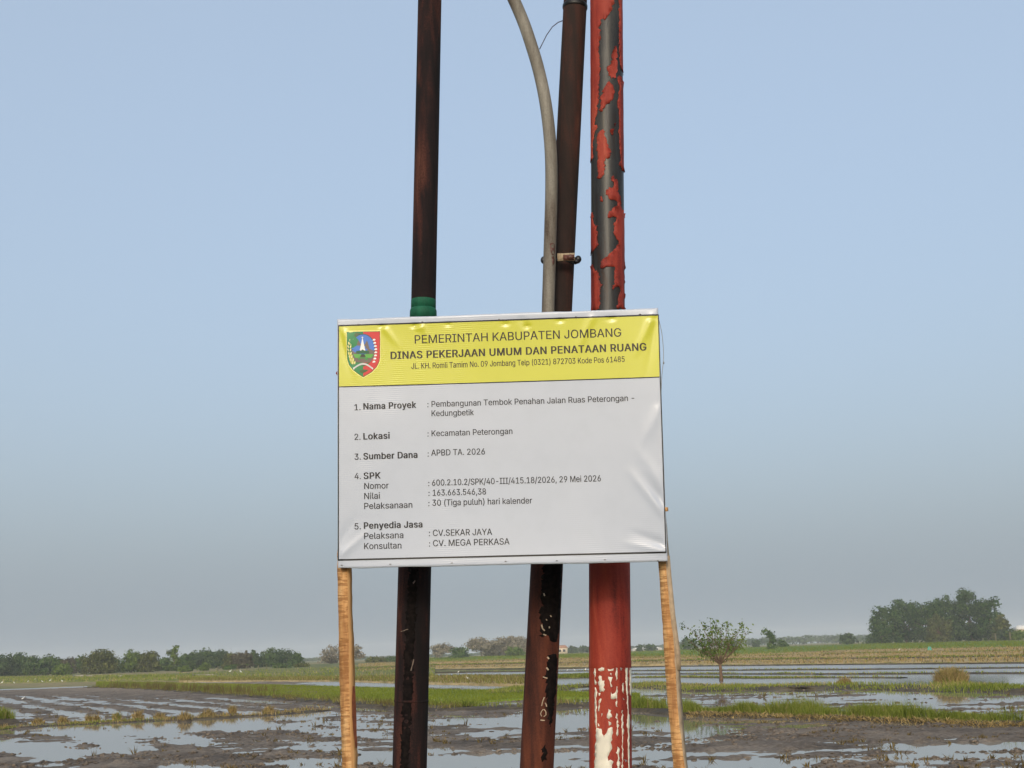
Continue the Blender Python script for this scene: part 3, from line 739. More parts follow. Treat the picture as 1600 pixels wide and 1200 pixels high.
tree(806, 994, 76, 485, 'pale', 'pale wide flat tree partly behind the middle pole', 'spread', 'pale_tree', 0.8)
tree(775, 1004, 50, 500, 'pale', 'greyish pale tree behind the two spreading ones', 'broad', 'pale_tree', 0.6)
tree(718, 1010, 32, 440, 'green', 'round green tree between pale trees right of the left pole', 'broad')
tree(803, 1009, 32, 438, 'fresh', 'fresh green tree left of the middle pole', 'broad')
for a in [(893, 1008, 20, 760, 'dark', 'hazy distant tree right of the cream house'), (913, 1009, 22, 780, 'dark', 'hazy distant tree left of the red pole'),
          (998, 1007, 12, 640, 'dark', 'narrow distant tree right of the red pole'), (1016, 1006, 20, 660, 'dark', 'round distant tree between the red pole and the right stake'),
          (1073, 996, 30, 560, 'green', 'hazy tree right of the right stake, behind the young tree'), (1138, 1000, 14, 640, 'green', 'small hazy tree behind the young tree'),
          (1180, 1000, 16, 640, 'dark', 'small hazy tree between the young tree and the sapling'), (1326, 988, 28, 500, 'dark', 'round dark tree standing alone left of the tall grove'),
          (1222, 998, 20, 420, 'green', 'low bushy tree at the foot of the slim sapling'), (1368, 990, 34, 490, 'green', 'low tree at the left foot of the tall grove')]:
    tree(*a)
tree(1203, 973, 24, 340, 'green', 'slim sapling with a ragged crown standing against the sky', 'spindle', 'sapling', 0.45)
GG = 'trees of the tall grove at the right'
for a in [(1389, 946, 50, 452, 'grove', 'left tree of the tall grove, leaning outwards'), (1417, 935, 52, 458, 'grove', 'second tree of the tall grove with a pointed top'),
          (1455, 934, 56, 448, 'grove', 'middle left tree of the tall grove'), (1481, 927, 46, 460, 'grove', 'middle right tree of the tall grove'),
          (1520, 918, 52, 455, 'grove', 'tallest tree of the grove, with a ragged peak'), (1549, 932, 48, 446, 'grove', 'right tree of the tall grove, sloping down to the right'),
          (1467, 958, 40, 436, 'olive', 'front tree of the grove with reddish bare stems'), (1566, 958, 26, 434, 'olive', 'small tree closing the tall grove at the right'), (1378, 968, 28, 444, 'grove', 'small tree closing the tall grove at the left')]:
    tree(*a, kind='grove', name='grove_tree', dens=0.9, group=GG, bark=TRUNK_R)

# distant woods, one hazy mass
tops = [(-100, 1030), (200, 1028), (470, 1027), (500, 1027), (620, 1026), (860, 1012), (950, 1011), (1050, 1005), (1100, 998), (1180, 996), (1240, 993), (1290, 990), (1340, 990), (1400, 988), (1600, 985), (1720, 980)]
Pw = []; Nw = []
for px in np.arange(-80, 1700, 2.2):
    D = rng.uniform(1050, 1500); t_ = np.interp(px, [a for a, _ in tops], [b for _, b in tops]) + 4 * (vnoise(px / 16, 0, 3) - 0.4)
    zt = at_y(px, t_, D)[2]; x = at_y(px, 1000, D)[0]
    m = 26
    d = rng.normal(0, 1, (m, 3)); d /= np.linalg.norm(d, axis=1)[:, None]
    hz = max(zt - 0.8, 2)
    Pw.append(np.array([x, D, 0.8 + hz * 0.5]) + d * [hz * 0.6, hz * 0.5, hz * 0.5] * rng.uniform(0.5, 1, (m, 1)))
    Nw.append(d + [0, -0.2, 0.2])
Pw = np.concatenate(Pw); Nw = np.concatenate(Nw)
Vq, Fq = leaf_quads(Pw, Nw, rng.uniform(1.3, 2.8, len(Pw)))
tag(mesh_np('distant_woods', Vq, Fq, LEAF['dark'], tone=np.repeat(rng.uniform(0, 1, len(Pw)), 4)), 'hazy line of distant woods on the horizon', kind='stuff')

# the young tree standing on the broad bund, with its own limbs
def young_tree():
    base = at(1127, 1064) + [0, 0, 0.12]; D = base[1]; s_ = D / FPX
    root = empty('young_tree', base, 'young open tree on the grassy bund right of the signboard', 'tree')
    tr = MB()
    def w(px, py, dy=0.0): return at_y(px, py, D + dy)
    fork = w(1125, 1036)
    tr.tube([base - [0, 0, 0.15], w(1127, 1058), w(1126, 1047), fork], [0.15, 0.115, 0.10, 0.10], 9)
    tips = []
    for px, py, dy in [(1075, 1000, .4), (1084, 987, -.6), (1098, 979, .5), (1110, 983, -.8), (1119, 979, .9), (1128, 985, -.3), (1137, 980, .6), (1146, 992, -.9), (1156, 985, .2), (1166, 992, .5), (1160, 1003, -.5), (1092, 1004, -.9), (1105, 1000, 1.1), (1140, 1002, 1.0), (1117, 1000, -1.2), (1088, 1016, .2), (1102, 1018, -.7), (1150, 1012, .7)]:
        e = w(px, py, dy * 1.3)
        mid = fork * 0.5 + e * 0.5 + np.array([0, 0, -0.10 if py < 1010 else 0.05]) + rng.normal(0, .06, 3)
        tr.tube([fork - [0, 0, 0.1], mid, e], [0.036, 0.024, 0.010], 6, cap=False)
        for q in np.linspace(0.5, 1.0, 6):
            c = (1 - q) ** 2 * fork + 2 * q * (1 - q) * mid + q * q * e
            for _ in range(3):
                t2 = c + rng.normal(0, 0.20, 3) + [0, 0, 0.06]
                tr.tube([c, t2], [0.012, 0.006], 4, cap=False); tips.append((t2, q))
    for _ in range(14):                                # twiggy base of the crown
        e = fork + rng.normal(0, 1, 3) * [0.5, 0.4, 0.35] + [0, 0, 0.45]
        tr.tube([fork - [0, 0, .05], e], [0.018, 0.006], 4, cap=False); tips.append((e, 0.3))
    for px, py in [(1069.5, 976.5), (1118, 972), (1160, 976), (1172, 987)]:
        e = w(px, py, 0.2); st = w(1120 + (px - 1120) * .6, 995, 0.1)
        tr.tube([st, e], [0.010, 0.006], 4, cap=False)
        for _ in range(3): tips.append((e + rng.normal(0, .05, 3), 0.9))
    P = []
    for t2, q in tips:
        P.append(t2 + rng.normal(0, 0.13, (int(max(0, q - .35) * 13 * rng.uniform(.1, 1.1)) + 1, 3)))
    P = np.concatenate(P)
    Vq, Fq = leaf_quads(P, rng.normal(0, 1, P.shape) + [0, -.2, .5], rng.uniform(0.08, 0.17, len(P)))
    tr.build('trunk', TRUNK_R, root)
    px_, _ = project(P)
    part('crown', Vq, Fq, LEAF['fresh'], root, tone=np.repeat(np.clip(rng.normal(0.3, 0.22, len(P)) + (px_ - 1090) / 130, 0, 1), 4))
young_tree()

# banana plants
BAN = leafmat('banana_leaf', [(0, (0.05, 0.085, 0.02)), (0.6, (0.09, 0.14, 0.03)), (1, (0.16, 0.16, 0.05))], 0.35)
BST = m_simple('banana_stem', (0.16, 0.14, 0.07), 0.8)
def banana(px, top, D, label):
    b = at_y(px, 1000, D); base = np.array([b[0], D, float(gz(D)) - 0.05]); Ht = at_y(px, top, D)[2] - base[2]
    root = empty('banana_plant', base, label, 'banana plant', 'banana plants at the foot of the trees')
    m = MB(); m.tube([base, base + [0, 0, Ht * 0.55]], [Ht * 0.06, Ht * 0.04], 7); m.build('stem', BST, root)
    for k in range(8):
        a = k * 2.4 + rng.uniform(-.3, .3); L = Ht * rng.uniform(0.5, 0.62); el = rng.uniform(0.6, 1.25)
        q = np.linspace(0, 1, 6); d = np.array([math.cos(a), math.sin(a), 0]); sd_ = np.array([-math.sin(a), math.cos(a), 0])
        c = base + [0, 0, Ht * 0.52] + d * (L * math.cos(el) * q + 0.25 * L * q ** 2)[:, None] + np.array([0, 0, 1]) * (L * math.sin(el) * q - 0.45 * L * q ** 2)[:, None]
        wd = Ht * 0.085 * np.sin(np.pi * np.clip(q * 0.92 + 0.06, 0, 1)) + 0.02
        V = np.concatenate([c + sd_ * wd[:, None] - [0, 0, .06], c, c - sd_ * wd[:, None] - [0, 0, .06]])
        Qd = [(r * 6 + i, r * 6 + i + 1, (r + 1) * 6 + i + 1, (r + 1) * 6 + i) for r in range(2) for i in range(5)]
        part('leaf', V, Qd, BAN, root, tone=np.full(18, rng.uniform(0, 1)))
for px, top, D, lab in [(341, 1033, 312, 'leftmost banana plant, before the highest left trees'), (371, 1034, 314, 'second banana plant from the left'), (386, 1034, 318, 'banana plant left of the dark gap in the grove'),
                        (404, 1033, 316, 'banana plant over the dark gap in the grove'), (417, 1034, 318, 'third banana plant from the right'), (433, 1036, 316, 'second banana plant from the right'), (449, 1038, 318, 'rightmost banana plant of the left tree line'),
                        (1556, 978, 415, 'banana plant at the right foot of the tall grove'), (1579, 976, 418, 'banana plant between the grove and the right edge')]:
    banana(px, top, D, lab)

# ================================================================== SMALL THINGS IN THE FIELDS
GT = 'dry straw tufts on the thin mud ridge'
def tuft(px, base, top, wpx, label, tone0=0.55, mat=STRAW, n=240, name='straw_tuft', cat='straw tuft', group=GT):
    p = at(px, base); s_ = p[1] / FPX; W = wpx * s_; Ht = (base - top) * s_
    root = empty(name, p, label, cat, group)
    r = np.sqrt(rng.uniform(0, 1, n)); a = rng.uniform(0, 2 * math.pi, n)
    R = p + np.stack([np.cos(a) * r * W * 0.36, np.sin(a) * r * W * 0.3, np.full(n, -0.03)], 1)
    hh = Ht * (1.08 - 0.55 * r ** 2) * rng.uniform(0.6, 1.05, n)
    ph = MB(); ph.ellipsoid(p, (W * 0.42, W * 0.34, Ht * 0.30), 12, 6)
    ph.build('root_clod', M['bund'], root, True)
    blades('straw', R, hh, 0.035 * p[1] / 55, 0.45, mat, np.clip(rng.normal(tone0, 0.2, n), 0, 1), parent=root)
for k, (px, b, t, w_, lab) in enumerate([(60, 1131, 1120, 26, 'leftmost dry straw tuft, beside the grass bank'), (98, 1129.5, 1117, 22, 'second straw tuft from the left on the mud ridge'), (138.5, 1128.5, 1114, 11, 'left one of the close pair of straw tufts'),
        (150, 1129, 1114, 12, 'right one of the close pair of straw tufts'), (182, 1126, 1110, 18, 'greenish straw tuft right of the close pair'), (215, 1125, 1107, 22, 'tall yellow straw tuft left of the middle of the ridge'),
        (249, 1125, 1111, 24, 'rounded straw tuft at the middle of the ridge'), (288.5, 1127, 1108, 27, 'bulky straw tuft with its reflection in the water'), (325, 1122, 1105, 33, 'widest straw tuft, heaped on a dark clod'),
        (363, 1116, 1099, 13, 'narrow upright straw tuft near the right end of the ridge'), (420, 1116, 1100, 22, 'pale loose straw tuft at the right end of the ridge')]):
    tuft(px, b, t, w_, lab, 0.55 if k != 4 else 0.9)
tuft(1487, 1071, 1041, 66, 'large round olive and tan reed clump at the right', 0.75, STRAW, 2600, 'reed_clump', 'reed clump', None)
tuft(1320, 1073, 1056, 28, 'tan straw heap on the broad bund right of the young tree', 0.6, STRAW, 500, 'straw_heap', 'straw heap', None)
tuft(1231, 1191, 1184.5, 10, 'single small straw clod in the open water at the lower right', 0.2, STRAW, 90, 'straw_clod', 'clod', None)

# egrets
EGW = m_simple('white_feathers', (0.80, 0.79, 0.74), 0.8, 0.06)
EGB = flat('bird_beak', (0.45, 0.28, 0.05)); EGL = flat('bird_leg', (0.05, 0.05, 0.04))
def egret():
    root = empty('egret', (0, 0, 0))
    m = MB()
    c, s_ = math.cos(-0.5), math.sin(-0.5)
    m.ellipsoid((0, 0, 0.27), (0.15, 0.065, 0.075), 12, 8, [[c, 0, s_], [0, 1, 0], [-s_, 0, c]])
    m.tube([(0.09, 0, 0.31), (0.15, 0, 0.36), (0.135, 0, 0.43), (0.16, 0, 0.49), (0.20, 0, 0.50)], [0.05, 0.03, 0.023, 0.025, 0.02], 8)
    m.tube([(-0.11, 0, 0.22), (-0.2, 0, 0.17)], [0.035, 0.012], 6)
    m.build('body', EGW, root, True)
    b = MB(); b.tube([(0.21, 0, 0.5), (0.29, 0, 0.485)], [0.012, 0.003], 6); b.build('beak', EGB, root)
    for sy in (-0.025, 0.025):
        l = MB(); l.tube([(0.01, sy, 0.23), (-0.01, sy, 0.12), (0.0, sy, 0.0), (0.04, sy, 0.0)], [0.012, 0.009, 0.008, 0.006], 5); l.build('leg', EGL, root)
    return root
EP = egret()
def copy_tree(o, parent=None):
    c = o.copy(); COL.objects.link(c); c.parent = parent
    for ch in list(o.children): copy_tree(ch, c)
    return c
first = True
for px, py, sc_, rz, lab in [
    (3, 1069, 1.2, 0.3, 'egret at the very left edge of the fallow field'), (22, 1069, 0.9, 2.6, 'egret second from the left in the far field'), (43.5, 1067, 1.0, 1.2, 'egret third from the left, at the far field edge'),
    (54.5, 1063, 0.9, 0.1, 'egret farthest back among those at the left'), (66, 1067, 1.0, 3.0, 'egret left of the tallest white one in the left field'), (78, 1066, 1.25, 0.4, 'tallest of the egrets in the left field'),
    (97, 1066.5, 1.0, 2.9, 'egret rightmost of the row in the left field'), (35.5, 1095, 0.75, 0.6, 'lone egret on the brown mud near the grass bank'),
    (359.5, 1052, 1.7, 0.2, 'white egret before the banana plants, left of two'), (376.5, 1053, 1.7, 2.8, 'white egret before the banana plants, right of two'),
    (716, 1050.5, 0.8, 0.2, 'egret in the flooded strip right of the left pole'), (731, 1064.5, 1.1, 3.0, 'bright egret on the tan strip between the dark poles'),
    (886, 1049, 0.8, 0.2, 'left egret of three between the middle and red poles'), (898, 1048.5, 0.8, 2.9, 'middle egret of three between the middle and red poles'), (914, 1048.5, 1.0, 0.2, 'right egret of three, next to the red pole'),
    (1405, 1018.5, 1.5, 0.2, 'egret on the stubble field before the tall grove')]:
    e = EP if first else copy_tree(EP); first = False
    p = at(px, py); p[2] += 0.02
    if px in (716, 886, 898, 914): p[2] = -0.06
    e.location = Vector(p); e.rotation_euler = (0, 0, rz); e.scale = (sc_ * 0.8,) * 3
    tag(e, lab, 'egret', 'egrets standing in the fields')

# teal cloth on a stick
p = at(1453, 1018); root = empty('cloth_scarecrow', p, 'teal cloth hung on a short stick in the stubble field', 'scarecrow')
m = MB(); m.tube([p - [0, 0, .1], p + [0, 0, 0.85]], 0.025, 6); m.tube([p + [-.22, 0, .68], p + [.22, 0, .70]], 0.02, 6); m.build('stick', M['greywood'], root)
u = np.linspace(-.24, .24, 9); V = np.array([[x * (1 + .5 * q), .05 * math.sin(x * 30 + q * 2), .80 - q * .62 + .03 * math.cos(x * 25)] for q in np.linspace(0, 1, 6) for x in u]) + p
part('cloth', V, [(r * 9 + i, r * 9 + i + 1, (r + 1) * 9 + i + 1, (r + 1) * 9 + i) for r in range(5) for i in range(8)], m_simple('teal_cloth', (0.06, 0.34, 0.28), 0.8), root)

# low concrete walls at the far left, cream house, small houses, long shed
CONC = m_simple('pale_concrete', (0.42, 0.38, 0.32), 0.9, 0.2, 2); CREAM = m_simple('cream_render', (0.62, 0.52, 0.38), 0.85, 0.1, 1)
SALM = m_simple('clay_roof', (0.42, 0.22, 0.14), 0.85, 0.2, 3); GLASS = flat('dark_window', (0.03, 0.035, 0.04), 0.2); WHT = m_simple('white_render', (0.68, 0.66, 0.62), 0.8, 0.1, 1)
def low_wall(x0, x1, base, hpx, label):
    a = at(x0, base); b = at(x1, base); c = (a + b) / 2; L = np.linalg.norm(b - a); h = hpx * c[1] / FPX
    r = math.atan2(b[1] - a[1], b[0] - a[0]); root = empty('low_wall', c, label, 'wall')
    m = MB(); m.box(c + [0, 0, h * .45], (L, .3, h * .9), r); m.build('wall_body', CONC, root)
    m = MB(); m.box(c + [0, 0, h * .95 + .004], (L + .2, .42, h * .12), r); m.build('coping', CONC, root)
low_wall(302, 332, 1056.5, 2.8, 'pale low concrete wall below the highest left trees'); low_wall(115, 130, 1058, 3.2, 'short pale wall left of the large olive tree'); low_wall(135, 145, 1058, 3.0, 'short pale wall under the large olive tree'); low_wall(185, 191, 1058, 2.6, 'tiny pale wall right of the large olive tree')
def house(x0, x1, eave, ridge_, D, label, wall, roof, nwin=2, name='house', door=True):
    a = at_y(x0, 1000, D)[0]; b = at_y(x1, 1000, D)[0]; z0 = float(gz(D)) - .1; xm = (x0 + x1) / 2
    ze = at_y(xm, eave, D)[2]; zr = at_y(xm, ridge_, D)[2]; c = np.array([(a + b) / 2, D, z0]); W = b - a; Dp = max(W * .7, 5)
    root = empty(name, c, label, 'house')
    m = MB(); m.box(c + [0, Dp / 2, (ze - z0) / 2], (W, Dp, ze - z0)); m.build('wall', wall, root)
    o = .35; V = [(a - o, D - o, ze), (b + o, D - o, ze), (b + o, D + Dp + o, ze), (a - o, D + Dp + o, ze), (a + W * .12, D + Dp / 2, zr), (b - W * .12, D + Dp / 2, zr)]
    V = np.array(V) + [0, 0, .01]
    part('roof', V, [np.array([(0, 1, 5, 4), (2, 3, 4, 5), (3, 2, 1, 0)]), np.array([(1, 2, 5), (3, 0, 4)])], roof, root)
    for k in range(nwin):
        x = a + W * (k + .8) / (nwin + .6); zc = z0 + (ze - z0) * .58
        m = MB(); m.box((x, D - .03, zc), (1.3, .1, 1.3)); w_ = m.build('window', wall, root)
        m = MB(); m.box((x, D - .07, zc), (1.05, .06, 1.05)); m.build('pane', GLASS, w_)
    if door:
        m = MB(); m.box((a + W * .12, D - .04, z0 + 1.05), (.95, .1, 2.1)); m.build('door', SALM, root)
house(862, 886, 1012.5, 1008, 600, 'cream house with clay roof seen right of the middle pole', CREAM, SALM, 3)
house(806, 818, 1019, 1016.5, 560, 'small pinkish house left of the middle pole', WHT, SALM, 1)
house(1593, 1622, 983, 976, 470, 'house with pale roof at the right edge of the picture', CREAM, WHT, 2)
house(988, 1034, 1013.5, 1011.5, 820, 'long pale shed on the horizon right of the red pole', WHT, WHT, 4, 'long_shed', False)

# ================================================================== POLES
YP = 5.16
def rot_cyl(name, a, b, ra, rb, mat, root, seg=48, rows=40, bumpy=0.0, cap=True):
    m = MB(); q = np.linspace(0, 1, rows)[:, None]
    m.tube(np.asarray(a) * (1 - q) + np.asarray(b) * q, (ra + (rb - ra) * q[:, 0]) * (1 + bumpy * np.random.default_rng(3).normal(0, 1, rows)), seg, cap)
    return m.build(name, mat, root, True)
class Pole:
    """axis through two pixels on the plane y = Y"""
    def __init__(s, x0, y0, x1, y1, Y):
        s.A = at_y(x0, y0, Y); s.B = at_y(x1, y1, Y); s.Y = Y; s.d = (s.B - s.A) / (s.B[2] - s.A[2])
    def z(s, z): return s.A + s.d * (z - s.A[2])
    def py(s, py):
        lo, hi = 0.0, 12.0
        for _ in range(40):
            mid = (lo + hi) / 2
            if project(s.z(mid))[1] > py: lo = mid
            else: hi = mid
        return lo
    def wrap(s, pts, r):
        """pixel outline -> (arc, height) on the surface"""
        out = []
        for px, py in pts:
            z = s.py(py); c = s.z(z); cx, _ = project(c); hw = r / (np.dot(c - CAM, FWD)) * FPX
            q = (px - cx) / hw
            a = math.asin(max(-1, min(1, q))) if abs(q) < 0.97 else math.copysign(2.3, q)
            out.append((a * r, z))
        return out
    def surf(s, arc, z, r, off):
        c = s.z(z); a = arc / r; base = math.atan2(c[0], c[1])
        return c + (r + off) * np.array([math.sin(a - base * 0 + 0.0) , -math.cos(a), 0.0])

def flake(pole, pts, r, name, mat, root, thick=0.0012, rag=0.0022, curl=0.002, seed=0, step=0.011):
    """a patch of paint lying round the pole: ragged outline, own thickness, slightly lifted rim"""
    P = pole.wrap(pts, r); rr = np.random.default_rng(seed)
    out = []
    for (a, z), (b, w) in zip(P, P[1:] + P[:1]):
        n = max(1, int(math.hypot(b - a, w - z) / 0.0075))
        for k in range(n):
            q = k / n; j = rag if k else rag * 0.5
            out.append(Vector((a + (b - a) * q + rr.normal(0, j), z + (w - z) * q + rr.normal(0, j))))
    O = np.array([tuple(v) for v in out]); n = len(out)
    verts = list(out)
    x = np.arange(O[:, 0].min(), O[:, 0].max(), step); y = np.arange(O[:, 1].min(), O[:, 1].max(), step * 2.5)
    gx, gy = [g.ravel() for g in np.meshgrid(x, y)]
    ins = np.zeros(len(gx), bool)
    for i in range(n):
        x1, y1 = O[i]; x2, y2 = O[(i + 1) % n]
        if y1 == y2: continue
        c = ((y1 > gy) != (y2 > gy)) & (gx < (x2 - x1) * (gy - y1) / (y2 - y1) + x1); ins ^= c
    verts += [Vector((float(a), float(b))) for a, b in zip(gx[ins], gy[ins])]
    vo, eo, fo, ov, oe, of = delaunay_2d_cdt(verts, [], [list(range(n))], 1, 1e-6)
    W = np.array([tuple(v) for v in vo]); rim = np.zeros(len(W), bool)
    cnt = {}
    for f in fo:
        for i in range(len(f)):
            k = (min(f[i], f[i - 1]), max(f[i], f[i - 1])); cnt[k] = cnt.get(k, 0) + 1
    bd = [k for k, c in cnt.items() if c == 1]
    for a, b in bd: rim[a] = rim[b] = True
    lift = thick + np.where(rim, curl * rr.uniform(0, 1, len(W)) ** 2, curl * 0.15 * rr.uniform(0, 1, len(W)))
    top = np.array([pole.surf(a, z, r, l) for (a, z), l in zip(W, lift)])
    bot = np.array([pole.surf(a, z, r, -0.0005) for a, z in W])
    T = [tuple(f) for f in fo if len(f) == 3]
    # outward orientation
    T2 = []
    for f in T:
        nrm = np.cross(top[f[1]] - top[f[0]], top[f[2]] - top[f[0]])
        T2.append(f if nrm[1] <= 0 else f[::-1])
    m = MB(); m.add(np.concatenate([top, bot]), [(a, b, b + len(W), a + len(W)) for a, b in bd], T2)
    return m.build(name, mat, root, False)

RUST_DARK = m_rust('dark_rust', [(0.40, (0.006, 0.0045, 0.005)), (0.49, (0.014, 0.0075, 0.0075)), (0.55, (0.045, 0.015, 0.011)), (0.64, (0.11, 0.042, 0.026))], rough=0.9)
RUST_RED = m_rust('red_rust', [(0.38, (0.016, 0.007, 0.006)), (0.47, (0.060, 0.018, 0.011)), (0.55, (0.105, 0.030, 0.015)), (0.66, (0.20, 0.065, 0.028))], rough=0.85)
RUST_MID = m_rust('brown_rust', [(0.36, (0.011, 0.009, 0.008)), (0.50, (0.026, 0.015, 0.012)), (0.60, (0.060, 0.021, 0.014)), (0.72, (0.12, 0.05, 0.03))], rough=0.85)
GREENP = m_rust('green_paint', [(0.36, (0.012, 0.010, 0.010)), (0.42, (0.008, 0.075, 0.04)), (0.55, (0.012, 0.125, 0.065)), (0.68, (0.03, 0.17, 0.095))], rough=0.7)
GALV = m_rust('galvanised', [(0.37, (0.05, 0.030, 0.020)), (0.43, (0.12, 0.10, 0.078)), (0.52, (0.19, 0.173, 0.142)), (0.62, (0.30, 0.278, 0.235))], rough=0.6)
STEEL = m_rust('bare_steel', [(0.38, (0.030, 0.016, 0.010)), (0.45, (0.030, 0.030, 0.030)), (0.55, (0.056, 0.053, 0.046)), (0.64, (0.10, 0.082, 0.062))], rough=0.38, metal=0.35)
REDP = m_rust('red_paint', [(0.38, (0.09, 0.013, 0.010)), (0.45, (0.23, 0.026, 0.016)), (0.54, (0.30, 0.044, 0.024)), (0.64, (0.43, 0.095, 0.054))], rough=0.65)
WHITEP = m_simple('white_paint', (0.66, 0.62, 0.52), 0.55, 0.1, 30)
t = NT('black_tar'); TAR = t.principled(t.ramp(t.noise(t.coord(), 60, 5), [(0.4, (0.005, 0.004, 0.004)), (0.7, (0.014, 0.010, 0.009))]), 0.9, None, spec=0.08)
SCR = m_simple('scraped_metal', (0.17, 0.125, 0.095), 0.7, 0.2, 40)
MARK = m_simple('chalk_paint', (0.42, 0.33, 0.23), 0.7, 0.15, 40)

# left pole
def half(px_w, pole, py): 
    c = pole.z(pole.py(py)); return px_w / 2 * np.dot(c - CAM, FWD) / FPX
pl = Pole(640, 1200, 648, 890, YP); pu = Pole(662, 460, 671.5, 0, YP)
root = empty('utility_pole', pl.z(0.35), 'dark rusted steel pole with green collar, left of the three poles', 'pole', None)
zc = pu.py(489)
rl, ru = half(53.5, pl, 1040), half(37.6, pu, 230)
zj = pl.py(640)
rot_cyl('lower_section', pl.z(0.10), pl.z(zj), rl * 1.02, rl * 0.97, RUST_DARK, root)
jn = pu.z(zj)
rot_cyl('upper_section', pu.z(zj - 0.01), pu.z(8.2), ru, ru, RUST_DARK, root)
m = MB(); m.tube([pu.z(z) for z in (zj, zj + .03, zj + .06)], [rl, rl * .98, ru * 1.02], 40); m.build('reducer', RUST_DARK, root, True)
z0, z1, z2 = pu.py(500), pu.py(484), pu.py(469)
m = MB(); m.tube([pu.z(z) for z in (z0, z1 - .008, z1 - .002, z1 + .004)], [ru * 1.09, ru * 1.085, ru * 1.06, ru * 1.01], 40); m.tube([pu.z(z) for z in (z1 - .002, z2 - .002, z2)], [ru * 1.012, ru * 1.010, ru * 1.0], 40); m.build('collar', GREENP, root, True)
for py in (1097,):
    z = pl.py(py); m = MB(); m.tube([pl.z(z), pl.z(z + .004), pl.z(z + .008)], [rl * 1.0, rl * 1.022, rl * 1.0], 40); m.build('weld_seam', RUST_DARK, root, True)
m = MB(); m.tube([pu.z(8.2), pu.z(8.26)], [ru * 1.1, ru * .5], 24); m.build('pole_cap', RUST_DARK, root, True)
for k, (pts, mt) in enumerate([([(643.5, 1047), (648, 1030), (649.2, 1030.5), (645, 1048)], SCR), ([(647, 912), (650.5, 908), (651, 910), (648, 914)], SCR), ([(628, 986), (640, 983), (640, 984), (629, 987)], SCR)]):
    flake(pl, pts, rl * .992, 'scrape_mark', mt, root, 0.0015, 0.0006, 0.0002, 70 + k, 0.02)

STRIPE = [[(641, 884), (654, 884), (652, 960), (648, 1030), (645, 1100), (641, 1210), (628, 1210), (631, 1100), (634, 1020), (637, 950)]]
for pts in STRIPE: flake(pl, pts, rl * .99, 'tar_stain', TAR, root, 0.0006, 0.004, 0.0003, 80)
# middle pole
pm = Pole(838.5, 1200, 899, 0, YP + 0.06)
rlm, rum = half(52.5, pm, 1040), half(37.5, pm, 230)
root = empty('utility_pole', pm.z(0.35), 'leaning rusted brown pole with a bent grey pipe clamped to it', 'pole')
zj = pm.py(660)
rot_cyl('lower_section', pm.z(0.10), pm.z(zj), rlm * 1.02, rlm * .97, RUST_RED, root)
rot_cyl('upper_section', pm.z(zj - .01), pm.z(8.0), rum, rum, RUST_MID, root)
m = MB(); m.tube([pm.z(z) for z in (zj, zj + .05)], [rlm * .98, rum * 1.02], 40); m.build('reducer', RUST_RED, root, True)
z = pm.py(11); m = MB(); m.tube([pm.z(z - .012), pm.z(z - .006), pm.z(z + .006), pm.z(z + .012)], [rum * 1.0, rum * 1.07, rum * 1.07, rum], 32); m.build('wire_band', flat('black_wire', (.01, .01, .01)), root, True)
m = MB(); m.tube([pm.z(8.0), pm.z(8.06)], [rum * 1.1, rum * .5], 24); m.build('pole_cap', RUST_MID, root, True)
wp = [at_y(x, y, YP - .03) for x, y in [(880, 32), (872, 35), (863, 42), (854, 55), (848, 67), (843, 77)]]
m = MB(); m.tube(wp, 0.0022, 6); m.build('loose_wire', flat('blue_wire', (.06, .06, .10)), root)
def zp(z_, ox, oy, sc=3.75): return [(ox + a / sc, oy + b / sc) for a, b in z_]
tar = [[(180, -8), (296, -8), (285, 200), (276, 380), (262, 460), (235, 460), (215, 430), (172, 430), (165, 330), (168, 160)],
       [(205, 540), (245, 530), (262, 560), (258, 700), (250, 820), (232, 900), (222, 960), (205, 900), (203, 800), (195, 720), (190, 660), (200, 600)],
       [(175, 1080), (195, 1060), (205, 1110), (202, 1150), (180, 1160), (168, 1130)]]
for k, pts in enumerate(tar): flake(pm, zp(pts, 800, 880), rlm * .995, 'tar_stain', TAR, root, 0.0004, 0.005, 0.0003, 90 + k)
def stroke(pts, w):
    w = w * 0.7
    pts = np.array(pts, float); t = np.gradient(pts, axis=0); nn = np.stack([-t[:, 1], t[:, 0]], 1); nn /= np.linalg.norm(nn, axis=1)[:, None]
    return [tuple(p) for p in np.concatenate([pts + nn * w / 2, (pts - nn * w / 2)[::-1]])]
marks = [stroke([(172, 362), (178, 385), (190, 397)], 10), stroke([(182, 418), (198, 424)], 9), stroke([(205, 550), (214, 562)], 10), stroke([(200, 612), (210, 626)], 11), stroke([(180, 664), (205, 674)], 7),
         stroke([(188, 782), (180, 800), (172, 832)], 7), stroke([(193, 815), (200, 838)], 8), stroke([(182, 852), (172, 862), (166, 878), (172, 892)], 6), stroke([(186, 852), (196, 868), (196, 885), (184, 896)], 6), stroke([(165, 914), (190, 917)], 8), stroke([(184, 180), (190, 196)], 9), stroke([(216, 374), (216, 384)], 8), stroke([(222, 310), (228, 318)], 6), stroke([(198, 330), (203, 338)], 5)]
for k, pts in enumerate(marks): flake(pm, zp(pts, 800, 880), rlm * .997, 'paint_mark', MARK, root, 0.0025, 0.0004, 0.0002, 120 + k, 0.02)

